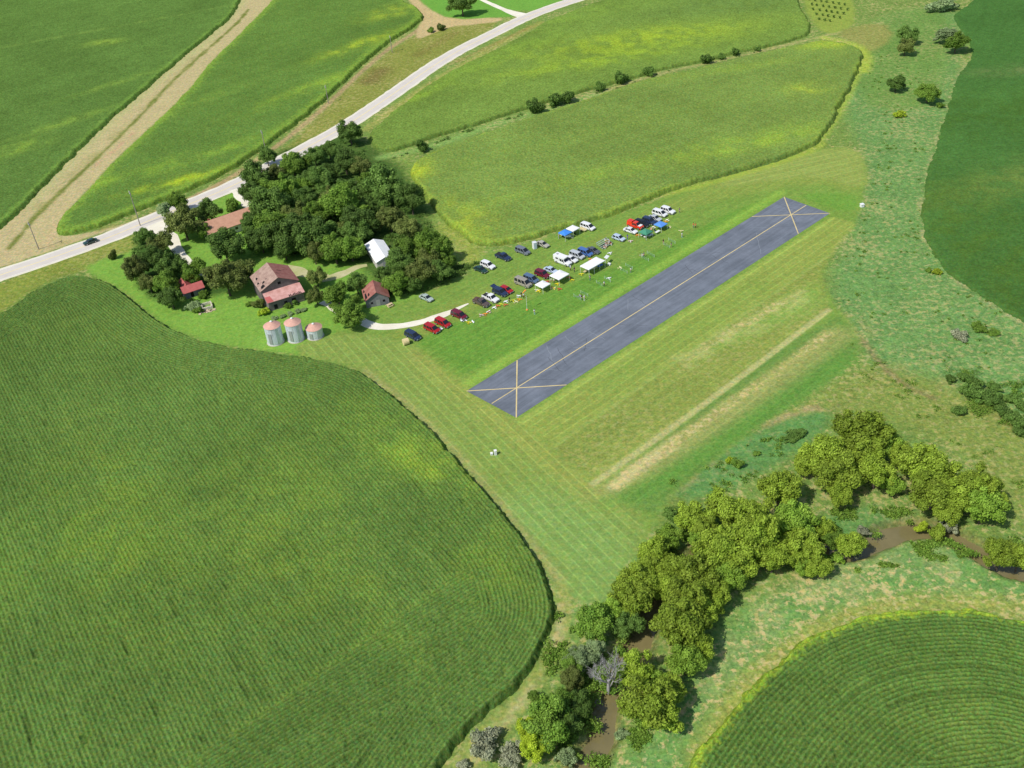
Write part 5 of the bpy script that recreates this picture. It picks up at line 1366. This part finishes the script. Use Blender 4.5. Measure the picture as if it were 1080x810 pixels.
def person(px, py, shirt, trousers, label, pose='stand', face=None, hair=0, z=0.0, group='people on the airfield'):
    me, J = PM[pose]
    A = G(px, py, z); o = bpy.data.objects.new('person', me); COL.objects.link(o); o.location = (A[0], A[1], z)
    o.rotation_euler = (0, 0, RWD if face is None else face)
    for i, mt in enumerate((skin, clm(shirt, cdict[shirt]), clm(trousers, cdict[trousers]))):
        o.material_slots[i].link = 'OBJECT'; o.material_slots[i].material = mt
    tag(o, label, 'person', group)
    t = Vector(J['hea'])
    if pose not in hairmesh:
        mb = MB(); mb.tube([(t.x, t.y + .02, t.z + .0), (t.x, t.y + .02, t.z + .09), (t.x, t.y + .01, t.z + .16), (t.x, t.y + .01, t.z + .20)], [.115, .12, .09, .03], 12); hairmesh[pose] = mb.mesh('hair')
    h_ = link('hair', hairmesh[pose], hairs[hair], o); h_.material_slots[0].link = 'OBJECT'; h_.material_slots[0].material = hairs[hair]
    # arms hold a small radio transmitter for standing pilots
    return o
person(563.8, 331.5, 'white', 'lightblue', 'person in white shirt and pale blue trousers below the windsock')
person(616.3, 317, 'white', 'white', 'person all in white at the nearest pilot station barrier', hair=2)
person(613.6, 316.5, 'black', 'black', 'person in black beside the white clad pilot at the nearest barrier')
person(622.3, 295.8, 'grey', 'jeans', 'person in grey shirt and blue jeans below the long marquee')
person(637.2, 302, 'white', 'navy', 'person in white shirt and navy trousers at the second barrier')
person(665.3, 287.5, 'white', 'grey', 'person in white shirt at the third pilot barrier')
person(679, 271.2, 'grey', 'black', 'person in dark clothes at the fourth pilot barrier')
person(699.5, 257.6, 'black', 'khaki', 'dark clothed person at the far pilot barrier, nearer the tents')
person(707.8, 261, 'grey', 'khaki', 'grey shirted person at the far pilot barrier, nearer the runway')
person(719.2, 250.5, 'white', 'lightblue', 'person in white alone right of the far pilot barrier')
person(733.5, 240.6, 'orange', 'black', 'person in an orange shirt furthest right near the runway')
person(731.2, 240.2, 'orange', 'grey', 'person in orange just left of the rightmost person')
person(589.5, 251.2, 'grey', 'black', 'person at the left corner of the bright blue canopy')
person(661.8, 252.5, 'blue', 'blue', 'person in bright blue right of the silver blue car')
person(584.5, 299, 'white', 'black', 'person in white shirt and dark trousers between the two white canopies', hair=1)
person(581.8, 298.3, 'white', 'khaki', 'person in white shirt left of the dark trousered one between the canopies')
person(601.9, 285.6, 'white', 'black', 'person in white shirt below the white sedan', hair=2)
person(605.8, 287, 'navy', 'navy', 'person in navy below the silver minivan')
person(552.5, 314.5, 'white', 'black', 'person in white shirt among the models above the windsock')
person(550, 313.5, 'black', 'black', 'person in black among the models above the windsock', hair=1)
person(537.5, 319, 'black', 'navy', 'person in black standing in the middle of the model row')
person(716.5, 224.5, 'grey', 'grey', 'person in grey walking beyond the last white van')
person(641.7, 256.5, 'white', 'white', 'person all in white standing at the top of the bleachers', z=1.0)
for i, (u_, row_, sh_) in enumerate([(-1.6, 0, 'pink'), (-.9, 0, 'white'), (-.2, 1, 'pink'), (.6, 1, 'khaki'), (1.2, 0, 'red'), (.9, 3, 'white'), (1.7, 2, 'white')]):
    c, s = math.cos(RWD), math.sin(RWD); yy = -1.1 + row_ * .62
    o = person(638, 259, sh_, 'khaki' if i % 2 else 'white', ['person in pink at the left end of the bleachers', 'person in white seated second from the left on the bleachers', 'person in pink seated in the second bleacher row', 'khaki clad person seated in the second bleacher row', 'person in red seated at the right of the bleachers', 'person in white seated in the fourth bleacher row', 'person in white seated in the third bleacher row'][i], pose='sit')
    o.location = (bl.location.x + c * u_ - s * yy, bl.location.y + s * u_ + c * yy, .0 + row_ * .22)

# pilot barriers
net = plain('pale_green_net', lin(150, 190, 150), .8)
for i, (a, b, lb) in enumerate([((605.3,313),(613,317),'lower pale net barrier at the nearest pilot station'),((612.5,309),(620,312.6),'upper pale net barrier at the nearest pilot station'),((629,298.5),(635,302),'lower pale net barrier at the second pilot station'),((637.5,294),(644,298),'upper pale net barrier at the second pilot station'),
        ((654.5,285),(661.5,288.5),'lower pale net barrier at the third pilot station'),((660,280.5),(667,284),'upper pale net barrier at the third pilot station'),((676.5,272),(684,275.6),'lower pale net barrier at the fourth pilot station'),((682.5,267.5),(690,271.5),'upper pale net barrier at the fourth pilot station'),((700,258.5),(706,261.6),'lower pale net barrier at the far pilot station'),((705,253.5),(712,257),'upper pale net barrier at the far pilot station')]):
    A = np.array(G(*a)); B = np.array(G(*b)); d = B - A; L_ = float(np.linalg.norm(d)); o = empty('net_barrier', (A[0], A[1], 0), math.atan2(d[1], d[0])); tag(o, lb, 'barrier', 'net barriers at the pilot stations')
    mb = MB()
    for k in range(int(L_ / .16)): mb.box((.08 + k * .16, 0, .52), (.012, .012, .84))
    for k in range(6): mb.box((L_ / 2, 0, .12 + k * .16), (L_ - .1, .012, .012))
    mb.build('net', net, o)
    for X_ in (0, L_): MB().tube([(X_, 0, 0), (X_, 0, 1.0)], .03, 6).build('post', M['white'], o)

# model airplanes
def plane_proto():
    r_ = empty('model_airplane', (0, 0, 0))
    MB().tube([(.95, 0, .28), (.7, 0, .28), (.2, 0, .3), (-.6, 0, .27), (-.95, 0, .27)], [.05, .12, .14, .07, .03], 10).build('fuselage', M['white'], r_)
    MB().add; w_ = MB(); w_.add([(.45, -1.1, .33), (.5, 0, .31), (.45, 1.1, .33), (.12, 1.1, .33), (.02, 0, .31), (.12, -1.1, .33), (.45, -1.1, .37), (.5, 0, .38), (.45, 1.1, .37), (.12, 1.1, .35), (.02, 0, .35), (.12, -1.1, .35)],
        [(0, 1, 4, 5), (1, 2, 3, 4), (11, 10, 7, 6), (10, 9, 8, 7), (0, 6, 7, 1), (1, 7, 8, 2), (2, 8, 9, 3), (3, 9, 10, 4), (4, 10, 11, 5), (5, 11, 6, 0)]); w_.build('wing', M['white'], r_)
    MB().slab([(-.75, -.42, .30), (-.7, .0, .30), (-.75, .42, .30), (-.98, .42, .30), (-.98, -.42, .30)], .02).build('tailplane', M['white'], r_)
    MB().add; f_ = MB(); f_.add([(-.7, -.01, .3), (-.98, -.01, .3), (-.98, -.01, .62), (-.86, -.01, .6), (-.7, .01, .3), (-.98, .01, .3), (-.98, .01, .62), (-.86, .01, .6)], [(0, 1, 2, 3), (7, 6, 5, 4), (0, 3, 7, 4), (3, 2, 6, 7), (2, 1, 5, 6)]); f_.build('fin', M['white'], r_)
    for s in (-1, 1): MB().tube([(.35, s * .25, .09), (.35, s * .29, .09)], .09, 10).build('wheel', M['black'], r_)
    return r_
pp = plane_proto(); used = [False]
pcol = dict(white=(244, 244, 244), yellow=(238, 216, 40), orange=(236, 150, 70), red=(206, 84, 66), pink=(232, 190, 190), cream=(232, 224, 170), lime=(200, 220, 70), grey=(150, 150, 156), black=(30, 32, 34))
pmat = {k: plain('model_' + k, lin(*v), .4, var=.03) for k, v in pcol.items()}
def model(px, py, c1, c2, rz, label, sc=1.0):
    o = pp if not used[0] else copy_tree(pp); used[0] = True
    A = G(px, py, .2); o.location = (A[0], A[1], 0); o.rotation_euler = (0, 0, rz); o.scale = (sc,) * 3
    for ch in o.children:
        nm = ch.name.split('.')[0]
        if nm in ('wing', 'tailplane', 'fin', 'fuselage'):
            ch.material_slots[0].link = 'OBJECT'; ch.material_slots[0].material = pmat[c1 if nm in ('wing', 'tailplane') else c2]
    tag(o, label, 'model airplane', 'model airplanes on the grass')
W_ = RWD
for i, a in enumerate([
    (490,337.8,'white','grey',W_,'grey and white model airplane in front of the maroon minivan'),
    (494.5,340.2,'yellow','yellow',W_+.6,'yellow model airplane in front of the maroon minivan'),
    (498,339.4,'white','white',W_-.4,'white model airplane right of the yellow one by the maroon minivan'),
    (507.5,332.4,'pink','grey',W_+.3,'pinkish model airplane at the left end of the long model row'),
    (512,331.2,'orange','orange',W_+.9,'vivid orange model airplane in the long model row'),
    (515.5,328.6,'white','red',W_+1.6,'white winged model airplane right of the vivid orange one'),
    (521.5,324.4,'white','white',W_+1.57,'long white winged model airplane in the middle of the row'),
    (524.8,322.6,'red','orange',W_+.2,'red and orange model airplane in the long row'),
    (528.2,321,'lime','yellow',W_+.2,'lime model airplane in the long row'),
    (532.8,321.5,'red','orange',W_+.4,'bright red model airplane below the white wing'),
    (533.8,318,'white','white',W_+1.5,'white model airplane with its wing along the row above the bright red one'),
    (541,317,'lime','yellow',W_+1.2,'yellow lime model airplane right of the person in black'),
    (544,318.3,'cream','cream',W_,'cream model airplane near the right end of the row'),
    (547,312.3,'white','white',W_+.3,'white model airplane upper right in the row'),
    (547.8,316,'orange','yellow',W_+.5,'small orange model airplane below the upper right white one'),
    (566,306,'cream','white',W_+.5,'cream model airplane under the left edge of the smaller white canopy'),
    (568.3,307,'yellow','yellow',W_+1.4,'yellow model airplane touching the cream one by the smaller canopy'),
    (582,303.4,'yellow','orange',W_+.1,'yellow model airplane right of the smaller white canopy'),
    (584.2,304,'cream','yellow',W_+1.2,'cream and yellow model airplane right of the smaller white canopy'),
    (588,299.5,'yellow','yellow',W_+1.0,'long yellow model airplane below the larger white canopy'),
    (590,304.8,'red','red',W_+.3,'red model airplane furthest below the larger white canopy'),
    (600,292.3,'red','orange',W_-.6,'red model airplane at the right edge of the larger white canopy'),
    (602.8,295.3,'yellow','lime',W_+.2,'yellow model airplane right below the larger canopy'),
    (613.2,289.2,'yellow','lime',W_+1.0,'yellow model airplane alone left of the long marquee'),
    (622.7,273.5,'orange','red',W_+.4,'orange model airplane behind the long marquee'),
    (577.5,297,'red','red',W_+.8,'small red model airplane between the white canopies'),
    (643.3,267,'white','white',W_+1.2,'white model airplane in open grass above the white stand'),
    (642.2,293.5,'white','white',W_+1.1,'white model airplane beside the second pilot barrier'),
    (653.8,282.3,'cream','cream',W_-.4,'cream model airplane beside the third pilot barrier'),
    (672,248,'orange','orange',W_,'small orange model airplane left of the green canopy'),
    (665,254.5,'pink','white',W_+.8,'pink and white model airplane right of the person in bright blue'),
    (611.2,312.3,'grey','grey',W_-.5,'grey model airplane beside the nearest pilot barrier'),
    (676.8,269,'grey','cream',W_-.6,'grey model airplane beside the fourth pilot barrier'),
    (718.2,243.5,'cream','lime',W_+.6,'pale green model airplane above the person in white'),
    (704,232,'cream','white',W_+1.5,'pale model airplane right of the blue canopy, upper one'),
    (702,233.8,'orange','yellow',W_+.3,'orange model airplane behind the blue canopy'),
    (706,239.5,'cream','cream',W_-.8,'cream model airplane right of the blue canopy, lower one'),
    (689.5,239.5,'cream','white',W_+1.5,'cream model airplane between the green and blue canopies')]):
    model(*a, sc=.72)

# tables, coolers, boxes
wood = plain('picnic_table_wood', lin(206, 186, 150), .8)
def table(px, py, mat, label, rz=None, name='folding_table'):
    A = G(px, py, .7); o = empty(name, (A[0], A[1], 0), RWD if rz is None else rz); tag(o, label, 'table', 'tables on the airfield')
    MB().box((0, 0, .74), (1.8, .75, .05)).build('tabletop', mat, o)
    for X_ in (-.75, .75):
        for Y_ in (-.3, .3): MB().tube([(X_, Y_, 0), (X_, Y_, .71)], .025, 6).build('leg', M['bumper'], o)
table(678, 247.3, M['white'], 'white folding table at the left front corner of the green canopy'); table(686.2, 247.8, M['white'], 'short white table at the right front corner of the green canopy'); table(681.5, 248.9, M['white'], 'white table in front of the middle leg of the green canopy')
table(693.5, 244.2, M['white'], 'white table at the left front of the blue canopy'); table(618, 285.6, wood, 'wooden table under the left end of the marquee'); table(627, 282.5, wood, 'wooden table under the middle of the marquee')
table(633, 280, clm('blue', cdict['blue']), 'blue covered table under the right end of the marquee')
def picnic(px, py, label):
    A = G(px, py, .5); o = empty('picnic_table', (A[0], A[1], 0), gdir((408,323),(414,320))); tag(o, label, 'picnic table')
    MB().box((0, 0, .75), (1.8, .75, .05)).build('tabletop', wood, o)
    for s in (-1, 1): MB().box((0, s * .75, .45), (1.8, .26, .05)).build('bench', wood, o)
    for X_ in (-.6, .6): MB().box((X_, 0, .36), (.08, .95, .70)).build('leg_frame', wood, o)
picnic(411, 321.5, 'picnic table at the right corner of the small rusty roofed shed')
# white stand
A = G(640, 277.5); o = empty('white_stand', (A[0], A[1], 0), RWD + .3); tag(o, 'white angled stand with a flat top right of the marquee', 'stand')
MB().slab([(-.9, -.5, 2.0), (.9, -.5, 2.0), (.9, .5, 2.25), (-.9, .5, 2.25)], .08).build('top_panel', M['white'], o)
for s in (-.75, .75): MB().tube([(s, 0, 0), (s, 0, 2.05)], .05, 8).build('post', M['white'], o)
MB().slab([(-1.1, -1.5, .5), (-.3, -1.5, .5), (-.3, -.7, .6), (-1.1, -.7, .6)], .5).build('box', M['white'], o)
# hay bale / spool
A = G(428.3, 363); o = empty('round_bale', (A[0], A[1], 0), .4); tag(o, 'round tan bale with a dark hollow on the grass below the navy minivan', 'bale')
MB().tube([(-.75, 0, .85), (.75, 0, .85)], .88, 22).build('bale', plain('straw', lin(214, 196, 146), .95, var=.3, sc=6), o)
MB().tube([(.75, 0, .85), (.765, 0, .85)], .4, 14).build('hollow', M['dark'], o)
# marker boxes
for px, py, w_, h_, lb, gname in ((522.7, 479.5, .55, 1.2, 'taller white marker box on the striped grass below the runway', 'marker_box'), (518.6, 479.7, .5, .5, 'small white marker box left of the taller one on the striped grass', 'marker_box'), (909, 218, 1.0, .9, 'pale box shelter on the grass beyond the far runway corner', 'box_shelter')):
    A = G(px, py); o = empty(gname, (A[0], A[1], 0), .2); tag(o, lb, 'box')
    MB().box((0, 0, h_ / 2), (w_, w_, h_)).build('body', M['white'], o); MB().slab([(-w_ * .58, -w_ * .58, h_ + .05), (w_ * .58, -w_ * .58, h_ + .05), (w_ * .58, w_ * .58, h_ + .08), (-w_ * .58, w_ * .58, h_ + .08)], .06).build('lid', M['white'], o)
# windsock
A = G(555.9, 327); o = empty('windsock', (A[0], A[1], 0), .6); tag(o, 'thin white windsock pole with a small orange sock by the model row', 'windsock')
MB().tube([(0, 0, 0), (0, 0, 6.4)], [.05, .035], 8).build('pole', M['white'], o); MB().tube([(0, 0, .0), (0, 0, .25)], .3, 12).build('base', pmat['orange'], o)
MB().tube([(0, 0, 6.3), (-.5, 0, 6.15), (-1.1, 0, 5.8)], [.22, .17, .1], 10).build('sock', pmat['orange'], o)
# coolers / folding chairs near tents
def chair(px, py, c, label, rz=0):
    A = G(px, py, .3); o = empty('folding_chair', (A[0], A[1], 0), RWD + rz); tag(o, label, 'chair', 'folding chairs at the canopies')
    mt = clm(c, cdict[c]); MB().box((0, 0, .45), (.55, .5, .05)).build('seat', mt, o); MB().slab([(-.27, .25, .5), (.27, .25, .5), (.27, .36, .95), (-.27, .36, .95)], .04).build('backrest', mt, o)
    for X_ in (-.25, .25):
        for Y_ in (-.22, .22): MB().tube([(X_, Y_, 0), (X_, Y_, .44)], .018, 5).build('leg', M['bumper'], o)
chair(461 + 26, 338.5, 'white', 'white folding chair beside the grey and white model airplane'); chair(464.6, 348, 'grey', 'grey folding chair between the two bright red minivans')
chair(466, 347.3, 'white', 'white folding chair right of the grey one by the red minivans'); chair(691, 243.6, 'navy', 'navy folding chair at the left leg of the blue canopy'); chair(607, 250.4 - 3, 'black', 'black folding chair under the white canopy of the back row')
chair(601, 281, 'lightblue', 'pale blue folding chair by the camper truck', 1); chair(687, 242, 'pink', 'pink folding chair right of the green canopy')
